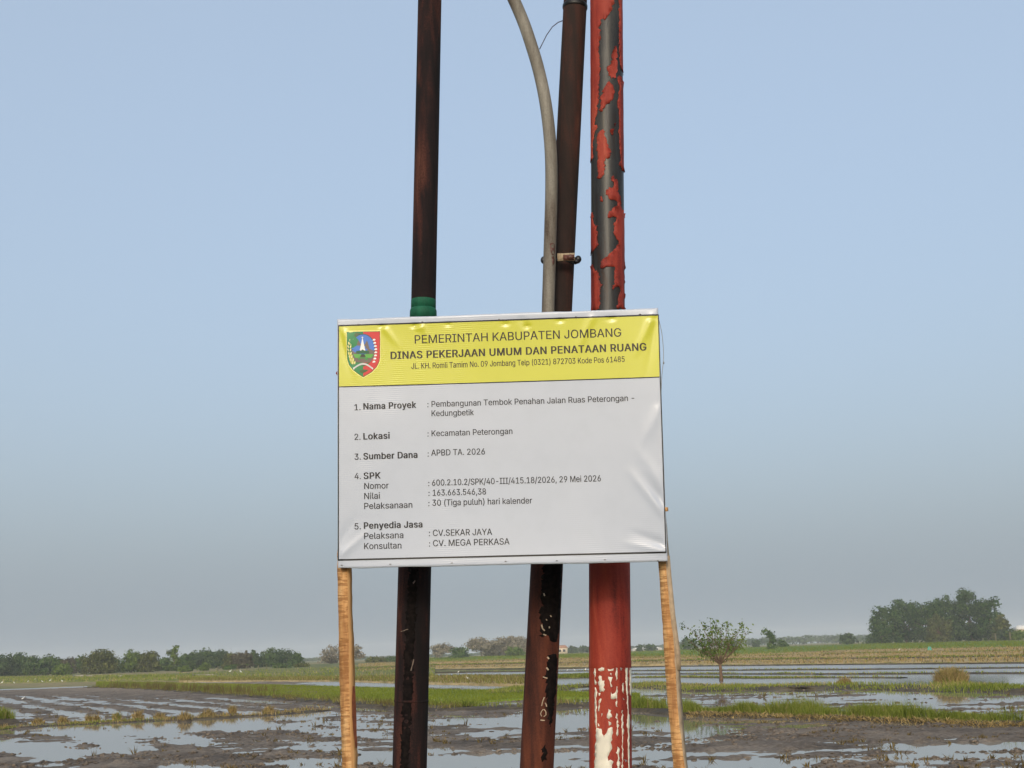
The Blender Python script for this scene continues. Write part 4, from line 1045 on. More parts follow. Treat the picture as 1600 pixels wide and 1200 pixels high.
# bent pipe with its clamp
root = empty('bent_pipe', at_y(858, 600, YP - .04), 'bent grey galvanised pipe curving up to the left beside the leaning pole', 'pipe')
PY_ = YP - 0.06
ctrl = [(853, 640), (856, 500), (858, 430), (860, 360), (861.5, 300), (861, 245), (857, 195), (850.5, 150), (841, 107), (830, 70), (818, 35), (803, 0), (785, -36), (762, -70), (735, -100), (700, -124)]
cp = np.array([at_y(x, y, PY_) for x, y in ctrl])
def catmull(P, k=8):
    P = np.vstack([2 * P[0] - P[1], P, 2 * P[-1] - P[-2]]); out = []
    for i in range(1, len(P) - 2):
        for t in np.linspace(0, 1, k, endpoint=False):
            a, b, c, d = P[i - 1:i + 3]
            out.append(.5 * (2 * b + (c - a) * t + (2 * a - 5 * b + 4 * c - d) * t * t + (3 * b - a - 3 * c + d) * t ** 3))
    return np.array(out + [P[-2]])
rp = 19.5 / 2 * np.dot(at_y(860, 300, PY_) - CAM, FWD) / FPX
m = MB(); m.tube(catmull(cp), rp, 28); m.build('pipe', GALV, root, True)
RB = m_simple('clamp_rust', (0.09, 0.03, 0.02), 0.5, 0.5, 80); CL = m_simple('clamp_cream', (0.34, 0.26, 0.165), 0.6, 0.3, 90); BLK = m_simple('clamp_black', (0.012, 0.012, 0.014), 0.4, 0.3, 60)
c = at_y(860, 403, PY_); rc = pm.z(pm.py(403))
m = MB(); mid = (c + rc) / 2
def plate(mb, a, b, h, t_, yy):
    a = at_y(*a, yy); b = at_y(*b, yy); cc = (a + b) / 2; mb.box(cc, (np.linalg.norm(b - a), t_, h))
k = np.dot(c - CAM, FWD) / FPX
yf = YP - rum - 0.005
m = MB(); plate(m, (871, 401), (898, 402.5), 12 * k, .008, yf); clamp = m.build('clamp', CL, root)
m = MB(); plate(m, (880, 402), (897, 403), 8.5 * k, .006, yf - .008); m.build('clamp_rust_plate', RB, clamp)
m = MB(); m.ellipsoid(at_y(891.5, 401.5, yf - .013), (5.5 * k, .010, 4.2 * k), 14, 8); m.build('bolt_head', RB, clamp, True)
m = MB(); m.tube([at_y(x, y, YP + .02) for x, y in [(842 + 8, 406), (880, 408), (900, 406)]], 4.5 * k, 10)
m.ellipsoid(at_y(849.5, 406.5, YP + .0), (5 * k, .012, 6.2 * k), 14, 8); m.ellipsoid(at_y(903.5, 405, YP - .0), (5.2 * k, .014, 6 * k), 14, 8)
m.tube([at_y(903, 407, YP), at_y(897, 411, YP)], [5 * k, 3 * k], 10); m.build('clamp_strap', BLK, root, True)
flake_pts = [(859, 384), (866, 383), (867, 398), (863, 402), (860, 395)]
pp = Pole(858, 430, 860, 360, PY_)
flake(pp, flake_pts, rp, 'rust_patch', RB, root, 0.0006, 0.0015, 0.0004, 150)
flake(pp, [(862, 404), (866, 402), (866, 414), (863, 418)], rp, 'rust_patch', RB, root, 0.0006, 0.0015, 0.0004, 151)

# red pole
YR = YP - 0.02
pr = Pole(954, 1200, 947.5, 0, YR)
rlr, rur = half(66, pr, 1040), half(51, pr, 230)
root = empty('utility_pole', pr.z(.35), 'red pole with peeling paint above and white patches below, right of the three', 'pole')
zj = pr.py(640)
lower = rot_cyl('lower_section', pr.z(.10), pr.z(zj), rlr * 1.01, rlr * .985, REDP, root)
upper = rot_cyl('upper_section', pr.z(zj - .01), pr.z(8.4), rur, rur, STEEL, root)
m = MB(); m.tube([pr.z(z) for z in (zj, zj + .06)], [rlr * .99, rur * 1.02], 40); m.build('reducer', REDP, root, True)
m = MB(); m.tube([pr.z(8.4), pr.z(8.46)], [rur * 1.1, rur * .5], 24); m.build('pole_cap', REDP, root, True)
z = pr.py(-80); rot_cyl('paint_coat', pr.z(z), pr.z(8.38), rur + .0012, rur + .0012, REDP, upper, 48, 12, 0.0, False)
def S(seg, pts): return [(900 + a / 9.23, 120 * (seg - 1) + b / 9.23) for a, b in pts]
FL = [
    S(1, [(190, -90), (690, -90), (690, 400), (690, 900), (672, 1080), (640, 1060), (615, 950), (610, 780), (612, 300), (608, 130), (590, 80), (545, 45), (530, 60), (535, 130), (515, 180), (510, 250), (470, 300), (430, 360), (400, 410), (375, 380), (345, 380), (335, 470), (300, 490), (340, 520), (345, 640), (320, 690), (310, 800), (325, 900), (335, 1000), (330, 1200)])
    + S(2, [(330, 120), (320, 300), (310, 450), (300, 560), (285, 640), (262, 680), (265, 760), (300, 800), (265, 830), (250, 880), (240, 1000), (240, 1200)]) + S(3, [(240, 100), (215, 130), (190, 110)]),
    S(1, [(565, 745), (540, 790), (510, 850), (495, 930), (505, 960), (480, 1040), (440, 1060), (430, 1110), (445, 1190)]) + S(2, [(440, 95), (480, 90), (490, 125), (540, 130), (565, 90), (575, 0)]) + S(1, [(570, 1000), (575, 850)]),
    S(2, [(460, 150), (490, 200), (520, 260), (545, 300), (525, 380), (500, 430), (470, 480), (430, 490), (400, 530), (380, 590), (335, 590), (320, 560), (350, 500), (360, 440), (330, 400), (340, 370), (375, 350), (385, 270), (420, 210), (440, 190)]),
    S(2, [(600, 60), (640, 90), (690, 150), (690, 300), (690, 600), (690, 1200)]) + S(3, [(690, 250), (650, 290), (625, 250), (600, 240), (610, 200), (635, 160), (625, 60)]) + S(2, [(615, 1100), (610, 900), (610, 540), (590, 520), (588, 400), (605, 360), (612, 200), (585, 150), (590, 80)]),
    S(2, [(330, 860), (370, 850), (410, 880), (410, 960), (430, 1050), (440, 1100), (485, 1180)]) + S(3, [(465, 90), (490, 100), (480, 150), (410, 155), (405, 260), (400, 370), (340, 430), (305, 430), (300, 200)]) + S(2, [(300, 1195), (300, 1000), (305, 900)]),
    S(2, [(485, 860), (520, 850), (515, 940), (490, 930)]), S(2, [(530, 770), (552, 760), (545, 805)]),
    S(3, [(490, 420), (520, 400), (545, 460), (575, 460), (582, 560), (590, 640), (612, 690), (632, 780), (648, 860), (690, 940), (690, 1190)]) + S(4, [(690, 200), (690, 600), (690, 1180), (570, 1180), (595, 1020), (625, 960), (628, 885), (600, 865), (550, 880), (520, 915), (497, 905), (540, 840), (530, 740), (545, 595), (480, 590), (380, 612), (345, 605), (350, 520), (400, 465), (470, 410), (530, 340), (570, 295), (610, 270), (605, 225), (585, 205), (550, 165), (527, 95)])
    + S(3, [(528, 1100), (532, 1080), (560, 1050), (572, 1015), (515, 985), (470, 1010), (437, 1005), (437, 975), (465, 915), (500, 905), (525, 855), (585, 830), (578, 765), (480, 755), (455, 730), (415, 665), (412, 625), (450, 592), (530, 560), (528, 495), (492, 480)]),
    S(3, [(190, 880), (235, 880), (240, 980), (260, 1060), (295, 1090), (300, 1195)]) + S(4, [(300, 280), (250, 320), (225, 345), (190, 330), (190, 60)]),
    S(4, [(190, 500), (240, 515), (260, 590), (300, 650), (335, 720), (340, 800), (330, 1180), (190, 1180), (190, 830)]),
    S(3, [(340, 690), (360, 700), (377, 775), (350, 765)]),
]
for k, pts in enumerate(FL):
    flake(pr, pts, rur, 'paint_flake', REDP, upper, 0.0010, 0.0030, 0.0060, 200 + k)
def L5(pts): return [(900 + a / 7.06, 1030 + b / 7.06) for a, b in pts]
WP = [[(215, 740), (270, 750), (275, 800), (295, 850), (320, 800), (340, 745), (385, 740), (380, 820), (370, 900), (380, 960), (340, 1060), (345, 1100), (370, 1090), (395, 1110), (375, 1150), (390, 1200), (392, 1400), (190, 1400), (200, 1000), (210, 850)],
      [(193, 90), (208, 90), (206, 180), (210, 270), (197, 270)], [(199, 300), (213, 300), (217, 500), (222, 735), (207, 735), (199, 500)], [(235, 100), (300, 85), (300, 120), (265, 130), (240, 120)],
      [(250, 170), (270, 180), (275, 230), (297, 230), (295, 350), (250, 350), (245, 290), (232, 250), (235, 190)], [(250, 420), (266, 425), (248, 480), (243, 560), (231, 560), (238, 460)], [(335, 100), (395, 95), (390, 125), (345, 125)],
      [(340, 190), (390, 190), (375, 230), (390, 290), (365, 310), (350, 240)], [(365, 350), (385, 380), (410, 370), (430, 340), (440, 420), (400, 440), (370, 430)], [(345, 540), (375, 550), (380, 620), (350, 655), (325, 600)],
      [(424, 90), (438, 95), (441, 210), (427, 230)], [(428, 300), (439, 300), (439, 520), (424, 520), (426, 400)], [(427, 580), (441, 600), (441, 700), (451, 820), (439, 835), (433, 750)], [(492, 560), (504, 560), (504, 1400), (492, 1400)],
      [(535, 95), (562, 95), (560, 350), (570, 600), (590, 700), (580, 800), (581, 1400), (567, 1400), (560, 800), (545, 720), (560, 600), (548, 380), (538, 300)], [(582, 100), (610, 100), (605, 420), (590, 400)],
      [(445, 950), (460, 960), (467, 1200), (466, 1400), (448, 1400), (445, 1100), (437, 1040)], [(520, 1090), (545, 1110), (535, 1130)], [(340, 670), (375, 690), (370, 710), (345, 715)], [(498, 255), (516, 265), (511, 380), (496, 350)], [(465, 95), (490, 100), (480, 125)],
      [(230, 690), (245, 700), (250, 725), (232, 720)], [(268, 585), (280, 590), (272, 615)], [(235, 365), (252, 365), (248, 395), (236, 390)], [(505, 430), (520, 440), (512, 455)], [(360, 150), (376, 150), (372, 172)]]
for k, pts in enumerate(WP):
    flake(pr, L5(pts), rlr * 1.002, 'white_patch', WHITEP, lower, 0.0004, 0.0022, 0.0003, 300 + k)
z = pr.py(1043); m = MB(); m.tube([pr.z(z - .002), pr.z(z), pr.z(z + .02), pr.z(z + .03)], [rlr * 1.0, rlr * 1.008, rlr * 1.008, rlr * 1.0], 48, cap=False); m.build('paint_edge', REDP, lower, True)

# ================================================================== SIGNBOARD
TL, TR, BR, BL = [np.array(v) for v in ([-0.6543518, 4.70055983, 3.56056875], [0.55487503, 4.61755456, 3.53842674], [0.53961477, 4.68392078, 2.60688059], [-0.66692668, 4.76685901, 2.62730024])]
O_ = (TL + TR + BR + BL) / 4
EX = (TR - TL) + (BR - BL); EX /= np.linalg.norm(EX)
EN = np.cross(EX, (TL - BL) + (TR - BR)); EN /= np.linalg.norm(EN)     # points away from the viewer?
if EN[1] > 0: EN = -EN
EZ = np.cross(EN, EX); EZ /= np.linalg.norm(EZ)
if EZ[2] < 0: EZ = -EZ
HA, HB = 0.6055, 0.4675
def pl_(px, py):
    d = ray(px, py); t = ((O_ - CAM) @ EN) / (d @ EN); P = CAM + d * t - O_
    return np.array([P @ EX, P @ EZ])
MPP = np.linalg.norm(pl_(786, 690) - pl_(785, 690))         # metres per pixel on the board
folds = [((1041, 806), (978, 728), .0055, .016), ((1041, 792), (1003, 737), -.0055, .016), ((1041, 862), (968, 846), .004, .013), ((1041, 852), (980, 828), -.0045, .014), ((1036, 760), (990, 690), .003, .02), ((530, 870), (585, 822), .004, .013), ((528, 850), (560, 800), -.003, .015),
         ((537, 520), (560, 600), .003, .012), ((531, 520), (549, 590), -.003, .010), ((600, 512), (625, 545), .003, .010), ((660, 510), (672, 540), .0025, .010), ((1020, 496), (990, 560), .004, .012), ((1026, 500), (1008, 600), -.003, .013), ((925, 498), (895, 560), .0025, .014), ((815, 500), (835, 530), -.002, .012), ((1032, 640), (1000, 700), .003, .02)]
FOLD = [(pl_(*p), pl_(*q), a, w) for p, q, a, w in folds]
dents = [(pl_(*p), a, r) for p, a, r in [((598, 510), -.004, .012), ((648, 509), -.004, .012), ((655, 513), .003, .012), ((790, 506), -.003, .012), ((824, 509), -.004, .010), ((875, 501), -.003, .012), ((955, 498), -.003, .014), ((1020, 497), -.004, .014), ((700, 507), -.002, .012)]]
def relief(a, b):
    a = np.asarray(a, float); b = np.asarray(b, float)
    ua = np.clip(np.abs(a) / HA, 0, 1); ub = np.clip(np.abs(b) / HB, 0, 1)
    r = -0.010 * (1 - ua ** 3) * (1 - ub ** 3)
    r = r + 0.0022 * fbm(a * 2.4, b * 2.2, 61, 2) + 0.0003 * fbm(a * 11, b * 9, 64, 2)
    for p, q, amp, w in FOLD:
        d = q - p; L = np.linalg.norm(d); d = d / L; n = np.array([-d[1], d[0]])
        s_ = (a - p[0]) * d[0] + (b - p[1]) * d[1]; t = (a - p[0]) * n[0] + (b - p[1]) * n[1]
        r = r + amp * np.exp(-(t / w) ** 2) * np.clip(1 - s_ / L, 0, 1) * (s_ > -0.05) * np.clip(s_ / 0.02 + 1, 0, 1)
    for c, amp, rad in dents:
        r = r + amp * np.exp(-(((a - c[0]) / rad) ** 2 + ((b - c[1]) / (rad * .6)) ** 2))
    edge = np.minimum((1 - ua) * HA, (1 - ub) * HB)
    return r * np.clip(edge / 0.02, 0, 1)
def srf(a, b, off=0.0):
    a = np.asarray(a, float); b = np.asarray(b, float)
    return O_ + EX * a[..., None] + EZ * b[..., None] + EN * (relief(a, b) + off)[..., None]
root = empty('signboard', (BL + BR) / 2 * [1, 1, 0] + [0, 0, 0.45], 'white project signboard with yellow header on two wooden stakes', 'signboard')
# frame of battens behind the sheet
m = MB()
for (a0, b0, a1, b1) in [(-HA + .02, HB - .02, HA - .02, HB - .02), (-HA + .02, -HB + .02, HA - .02, -HB + .02), (-HA + .02, 0, HA - .02, 0)]:
    for_p = O_ + EX * ((a0 + a1) / 2) + EZ * ((b0 + b1) / 2) - EN * .032
    h = np.array([EX * (a1 - a0) / 2, EN * .012, EZ * .016])
    P = np.array([for_p + sx * h[0] + sy * h[1] + sz * h[2] for sz in (-1, 1) for sx, sy in ((-1, 1), (1, 1), (1, -1), (-1, -1))])
    m.add(P, [(3, 2, 1, 0), (4, 5, 6, 7), (0, 1, 5, 4), (1, 2, 6, 5), (2, 3, 7, 6), (3, 0, 4, 7)])
m.build('batten', M['wood'], root)
# the sheet: front, and edges folded back round the battens
na, nb = 200, 150
av = np.linspace(-HA, HA, na); bv = np.linspace(-HB, HB, nb)
AA, BB = np.meshgrid(av, bv)
wob = 0.0025 * fbm(AA * 8, BB * 0 + 3, 5, 3) * (np.abs(BB) / HB > .999)
F0 = srf(AA, BB); F0 = F0 + EZ * (wob * 2)[..., None]
I = np.arange(na * nb).reshape(nb, na)
Qs = [np.stack([I[:-1, :-1], I[:-1, 1:], I[1:, 1:], I[1:, :-1]], -1).reshape(-1, 4)]
V = F0.reshape(-1, 3); loop = np.concatenate([I[0, :-1], I[:-1, -1], I[-1, :0:-1], I[:0:-1, 0]])
b1 = V[loop] - EN * .006; ctr = O_; 
out = (V[loop] - O_); out = out / np.linalg.norm(out, axis=1)[:, None]
b1 = b1 + out * .0015; b2 = V[loop] - EN * .045
n0 = len(V); nl = len(loop)
V = np.concatenate([V, b1, b2])
k = np.arange(nl); k2 = (k + 1) % nl
Qs.append(np.stack([loop[k2], loop[k], n0 + k, n0 + k2], -1)); Qs.append(np.stack([n0 + k2, n0 + k, n0 + nl + k, n0 + nl + k2], -1))
banner = part('banner', V, Qs, M['white_vinyl'], root, True)
def strip(p0, p1, wpx, name, mat, off, parent):
    a = pl_(*p0); b = pl_(*p1); n = 160; q = np.linspace(0, 1, n)[:, None]; P = a * (1 - q) + b * q
    d = (b - a) / np.linalg.norm(b - a); nn = np.array([-d[1], d[0]]) * wpx * MPP / 2
    L = P + nn; R_ = P - nn
    V = np.concatenate([srf(L[:, 0], L[:, 1], off), srf(R_[:, 0], R_[:, 1], off)])
    return V, np.stack([np.arange(n - 1) + n, np.arange(1, n) + n, np.arange(1, n), np.arange(n - 1)], -1)
# yellow header panel printed on the sheet
c4 = [pl_(529.6, 509.5), pl_(1028.8, 492.5), pl_(1030.4, 589), pl_(529.8, 604.5)]
nu, nv = 180, 50
uu, vv = np.meshgrid(np.linspace(0, 1, nu), np.linspace(0, 1, nv))
G = (c4[3][None, None] * ((1 - uu) * (1 - vv))[..., None] + c4[2] * (uu * (1 - vv))[..., None] + c4[1] * (uu * vv)[..., None] + c4[0] * ((1 - uu) * vv)[..., None])
V = srf(G[..., 0], G[..., 1], .0005).reshape(-1, 3); I = np.arange(nu * nv).reshape(nv, nu)
header = part('header_panel', V, np.stack([I[:-1, :-1], I[:-1, 1:], I[1:, 1:], I[1:, :-1]], -1).reshape(-1, 4), M['yellow_vinyl'], root, True)
m = MB()
for p0, p1, w_ in [((529, 509), (1029, 492), 2.4), ((529, 508), (528.6, 876), 1.7), ((1028.7, 492), (1040.6, 864), 1.7), ((528.5, 875), (1040.6, 863), 2.6), ((529.5, 604.5), (1030.4, 589.2), 1.6)]:
    V, Qd = strip(p0, p1, w_, '', None, .0009, None); m.add(V, Qd)
m.build('border_line', M['line'], banner)

# lettering: the built-in font, warped onto the sheet
try:                                                           # the sans that ships inside Blender; else its built-in font
    import os
    SANS = bpy.data.fonts.load(os.path.join(bpy.utils.resource_path('LOCAL'), 'datafiles', 'fonts', 'Inter.woff2'))
except Exception:
    SANS = None
def text_mesh(body, bold):
    """outline of a line of text, filled by winding number (overlapping strokes of a letter stay solid)"""
    cu = bpy.data.curves.new('lettering', 'FONT'); cu.body = body; cu.size = 1.0
    if SANS is not None: cu.font = SANS
    if bold: cu.space_character = 1.06
    ob = bpy.data.objects.new('lettering', cu); COL.objects.link(ob)
    dg = bpy.context.evaluated_depsgraph_get(); dg.update()
    cv = ob.to_curve(dg)
    loops = []
    for sp in cv.splines:
        bp = sp.bezier_points; P = []
        for k in range(len(bp)):
            a, b = bp[k], bp[(k + 1) % len(bp)]
            p0, p1, p2, p3 = [np.array(v[:2]) for v in (a.co, a.handle_right, b.handle_left, b.co)]
            straight = abs((p3[0] - p0[0]) * (p1[1] - p0[1]) - (p3[1] - p0[1]) * (p1[0] - p0[0])) < 1e-6 and abs((p3[0] - p0[0]) * (p2[1] - p0[1]) - (p3[1] - p0[1]) * (p2[0] - p0[0])) < 1e-6
            for t in ([0] if straight else [0, .25, .5, .75]):
                P.append((1 - t) ** 3 * p0 + 3 * (1 - t) ** 2 * t * p1 + 3 * (1 - t) * t * t * p2 + t ** 3 * p3)
        P = [p for k, p in enumerate(P) if np.linalg.norm(p - P[k - 1]) > 1e-5]
        if len(P) > 2: loops.append(np.array(P))
    ob.to_curve_clear(); bpy.data.objects.remove(ob); bpy.data.curves.remove(cu)
    # group overlapping contours (one letter each) by their horizontal extent
    loops.sort(key=lambda q: q[:, 0].min()); groups = []; mx = -1e9
    for q in loops:
        if q[:, 0].min() > mx - 1e-4: groups.append([])
        groups[-1].append(q); mx = max(mx, q[:, 0].max())
    AV = []; AT = []; n0 = 0
    for gl in groups:
        pts = np.concatenate(gl); ed = []; o = 0
        for q in gl:
            ed += [(o + k, o + (k + 1) % len(q)) for k in range(len(q))]; o += len(q)
        vo, _, fo, *_r = delaunay_2d_cdt([Vector((float(a), float(b))) for a, b in pts], ed, [], 0, 1e-6)
        W = np.array([tuple(v) for v in vo]); T = np.array([f for f in fo if len(f) == 3])
        c = W[T].mean(1); wind = np.zeros(len(T), int)
        for a, b in ed:
            (x1, y1), (x2, y2) = pts[a], pts[b]
            side = (x2 - x1) * (c[:, 1] - y1) - (c[:, 0] - x1) * (y2 - y1)
            wind += ((y1 <= c[:, 1]) & (y2 > c[:, 1]) & (side > 0)).astype(int) - ((y1 > c[:, 1]) & (y2 <= c[:, 1]) & (side < 0)).astype(int)
        T = T[wind != 0]
        AV.append(W); AT.append(T + n0); n0 += len(W)
    V = np.concatenate(AV); T = np.concatenate(AT)
    return np.concatenate([V, np.zeros((len(V), 1))], 1), T
CAPV, _ = text_mesh('H', False); CAPH = CAPV[:, 1].max()
def write(body, p0, p1, cap, mat, bold=False, parent=None, name='lettering'):
    V, T = text_mesh(body, bold); a = pl_(*p0); b = pl_(*p1)
    x0, x1 = V[:, 0].min(), V[:, 0].max(); d = b - a; L = np.linalg.norm(d); d = d / L; n = np.array([-d[1], d[0]])
    s_ = (V[:, 0] - x0) / (x1 - x0) * L; t = V[:, 1] / CAPH * cap * MPP
    P = a[None] + d[None] * s_[:, None] + n[None] * t[:, None]
    Ws = []; Ts = []; wt = 0.055 if bold else 0.016              # weight: strokes thickened sideways
    for k, (du, dv) in enumerate([(0, 0), (-1, .3), (1, -.3), (-.5, -.35), (.5, .35)]):
        q = P + (d * du + n * dv)[None] * cap * MPP * wt
        Ws.append(srf(q[:, 0], q[:, 1], .0010 + .00008 * k)); Ts.append(T + k * len(V))
    return part(name, np.concatenate(Ws), np.concatenate(Ts), mat, parent)
K, KH = M['ink'], M['ink_head']
write('PEMERINTAH KABUPATEN JOMBANG', (648, 536.5), (970.7, 525.6), 13.2, KH, False, header)
write('DINAS PEKERJAAN UMUM DAN PENATAAN RUANG', (610.6, 560.9), (1009.7, 547.4), 11.6, KH, True, header)
write('JL. KH. Romli Tamim No. 09 Jombang Telp (0321) 872703 Kode Pos 61485', (642.5, 576.0), (976, 565.2), 8.9, KH, False, header)
for body, p0, p1, cap, bold in [
    ('1.', (554, 641), (563, 640.6), 9.6, 0), ('Nama Proyek', (568, 639.7), (649.6, 636.8), 10.0, 1), (':', (667.4, 636), (668.8, 636), 9.2, 0), ('Pembangunan Tembok Penahan Jalan Ruas Peterongan -', (674, 635.4), (991, 626), 9.2, 0), ('Kedungbetik', (674, 650), (740, 648.2), 9.2, 0),
    ('2.', (554, 687.4), (563, 687), 9.6, 0), ('Lokasi', (568, 686.6), (608.2, 685.1), 10.0, 1), (':', (667.6, 681.8), (669, 681.8), 9.2, 0), ('Kecamatan Peterongan', (674, 681.4), (800.3, 677.6), 9.2, 0),
    ('3.', (554, 718.4), (563.5, 718), 9.6, 0), ('Sumber Dana', (568, 717.8), (651.5, 715), 10.0, 1), (':', (667.8, 713.2), (669.2, 713.2), 9.2, 0), ('APBD TA. 2026', (673.4, 711.8), (757.3, 709.6), 9.4, 0),
    ('4.', (554, 748.6), (563.5, 748.4), 9.6, 0), ('SPK', (568.4, 748.2), (594, 747.4), 9.8, 1), ('Nomor', (569, 764), (606.9, 762.9), 9.6, 0), (':', (668.8, 759.4), (670.2, 759.4), 9.2, 0), ('600.2.10.2/SPK/40-III/415.18/2026, 29 Mei 2026', (674.8, 758.8), (938.8, 751.8), 9.4, 0),
    ('Nilai', (569, 779.8), (593.2, 779), 9.6, 0), (':', (669.1, 774.8), (670.5, 774.8), 9.2, 0), ('163.663.546,38', (675.9, 774.5), (759, 772.3), 9.4, 0),
    ('Pelaksanaan', (569, 795.4), (643.8, 793.2), 9.6, 0), (':', (669, 790.8), (670.4, 790.8), 9.2, 0), ('30 (Tiga puluh) hari kalender', (675.3, 790.2), (831.2, 786.4), 9.4, 0),
    ('5.', (554, 827.2), (563.5, 827), 9.6, 0), ('Penyedia Jasa', (568.8, 826.2), (659.4, 823.8), 9.8, 1), ('Pelaksana', (569, 842.2), (630, 840.6), 9.6, 0), (':', (670, 837.6), (671.4, 837.6), 9.2, 0), ('CV.SEKAR JAYA', (676.3, 837.5), (768.7, 835.6), 9.6, 0),
    ('Konsultan', (569, 858.2), (627, 856.8), 9.6, 0), (':', (670.3, 854), (671.7, 854), 9.2, 0), ('CV. MEGA PERKASA', (676.6, 853.6), (796, 850.6), 9.6, 0)]:
    write(body, p0, p1, cap, K, bool(bold), banner)

# the emblem, layer by layer
emb = None
def EMB(pts): return np.array([pl_(520 + x / 12.0, 500 + y / 12.0) for x, y in pts])
def shape(pts, col, lay, name, dense=True):
    global emb
    P = EMB(pts); q = []
    for a, b in zip(P, np.roll(P, -1, 0)):
        n = max(1, int(np.linalg.norm(b - a) / .006)); q += [a + (b - a) * k / n for k in range(n)]
    q = np.array(q); vo, _, fo, *_r = delaunay_2d_cdt([Vector(v) for v in q], [], [list(range(len(q)))], 1, 1e-7)
    W = np.array([tuple(v) for v in vo]); V = srf(W[:, 0], W[:, 1], .0009 + .0003 * lay)
    T = [f if np.cross(V[f[1]] - V[f[0]], V[f[2]] - V[f[0]]) @ EN > 0 else f[::-1] for f in fo if len(f) == 3]
    key = 'print_' + '_'.join(str(int(c * 1000)) for c in col)
    mt = bpy.data.materials.get(key) or flat(key, col, 0.4)
    return part(name, V, np.array(T), mt, emb if emb else root)
SH = [(262, 222), (888, 210), (884, 700), (868, 790), (820, 880), (730, 975), (570, 1072), (470, 1010), (370, 930), (300, 840), (268, 730)]
c_ = np.array([570, 640])
emb = shape([tuple(c_ + (np.array(p) - c_) * 1.045) for p in SH], (0.80, 0.74, 0.22), 0, 'emblem')
shape([tuple(c_ + (np.array(p) - c_) * 1.0) for p in SH], (0.05, 0.10, 0.03), 1, 'shield_rim')
GRN, REDC, BLU, BRN, LGR, DGR, WHC, CRM = (0.015, 0.20, 0.065), (0.55, 0.03, 0.035), (0.05, 0.17, 0.55), (0.15, 0.115, 0.10), (0.09, 0.35, 0.05), (0.01, 0.10, 0.04), (0.78, 0.78, 0.76), (0.72, 0.66, 0.30)
cut = [tuple(c_ + (np.array(p) - c_) * .975) for p in SH]
shape([cut[0], (570, 224), (568, 1058)] + cut[7:], GRN, 2, 'shield_half'); shape([(570, 224), cut[1]] + cut[2:6] + [(568, 1058)], REDC, 2, 'shield_half')
def ell(cx, cy, rx, ry, a0=0, a1=360, n=28): return [(cx + rx * math.cos(math.radians(a)), cy + ry * math.sin(math.radians(a))) for a in np.linspace(a0, a1, n, endpoint=a1 - a0 < 360)]
shape(ell(568, 530, 225, 272), (0.02, 0.07, 0.05), 3, 'dome'); shape(ell(568, 530, 212, 258), BLU, 4, 'dome')
shape([(365, 575), (430, 540), (470, 400), (490, 380), (510, 430), (560, 520), (620, 420), (640, 380), (660, 430), (690, 540), (775, 575), (770, 700), (700, 790), (568, 800), (430, 790), (370, 680)], BRN, 5, 'mountain')
shape([(558, 320), (568, 380), (610, 575), (505, 575), (545, 380)], WHC, 6, 'monument'); shape(ell(558, 325, 16, 12, 0, 360, 10), WHC, 6, 'monument_tip')
shape([(440, 580), (530, 575), (560, 552), (590, 572), (680, 578), (680, 632), (440, 632)], DGR, 7, 'temple'); shape([(385, 640), (770, 640), (720, 712), (640, 712), (600, 690), (520, 690), (480, 712), (420, 712)], LGR, 7, 'green_base'); shape([(510, 690), (540, 640), (590, 640), (620, 690)], (0.02, 0.04, 0.02), 8, 'doorway'); shape([(480, 700), (655, 700), (655, 750), (615, 750), (600, 722), (510, 722), (495, 755), (480, 750)], (0.05, 0.24, 0.06), 8, 'step')
for k in range(8):
    x, y = [(352, 385), (326, 440), (313, 500), (313, 562), (321, 626), (337, 690), (362, 750), (392, 802)][k]
    for sd_ in (-1, 1):
        shape([(x + sd_ * 22 + 14 * math.cos(a) - sd_ * 6 * math.sin(a), y + 30 * math.sin(a)) for a in np.linspace(0, 2 * math.pi, 8, endpoint=False)], CRM, 6, 'rice_grain')
for k in range(8):
    q = k / 7; x = 772 + 45 * math.sin(q * 2.7) - 20 * q; y = 372 + 410 * q
    shape([(x - 30, y + 14), (x - 18, y - 14), (x + 8, y - 22), (x + 30, y - 4), (x + 22, y + 10), (x, y + 16)], WHC, 6, 'cotton_boll')
arc = [(a, b) for a, b in zip(np.linspace(385, 755, 15), [900 - 95 * math.sin(math.pi * k / 14) for k in range(15)])]
shape(arc + [(a, b + 34) for a, b in arc[::-1]], (0.55, 0.55, 0.54), 6, 'ribbon'); shape([(380, 895), (410, 890), (402, 945)], (0.7, 0.7, 0.68), 7, 'ribbon_end'); shape([(730, 890), (760, 900), (735, 925)], (0.7, 0.7, 0.68), 7, 'ribbon_end')

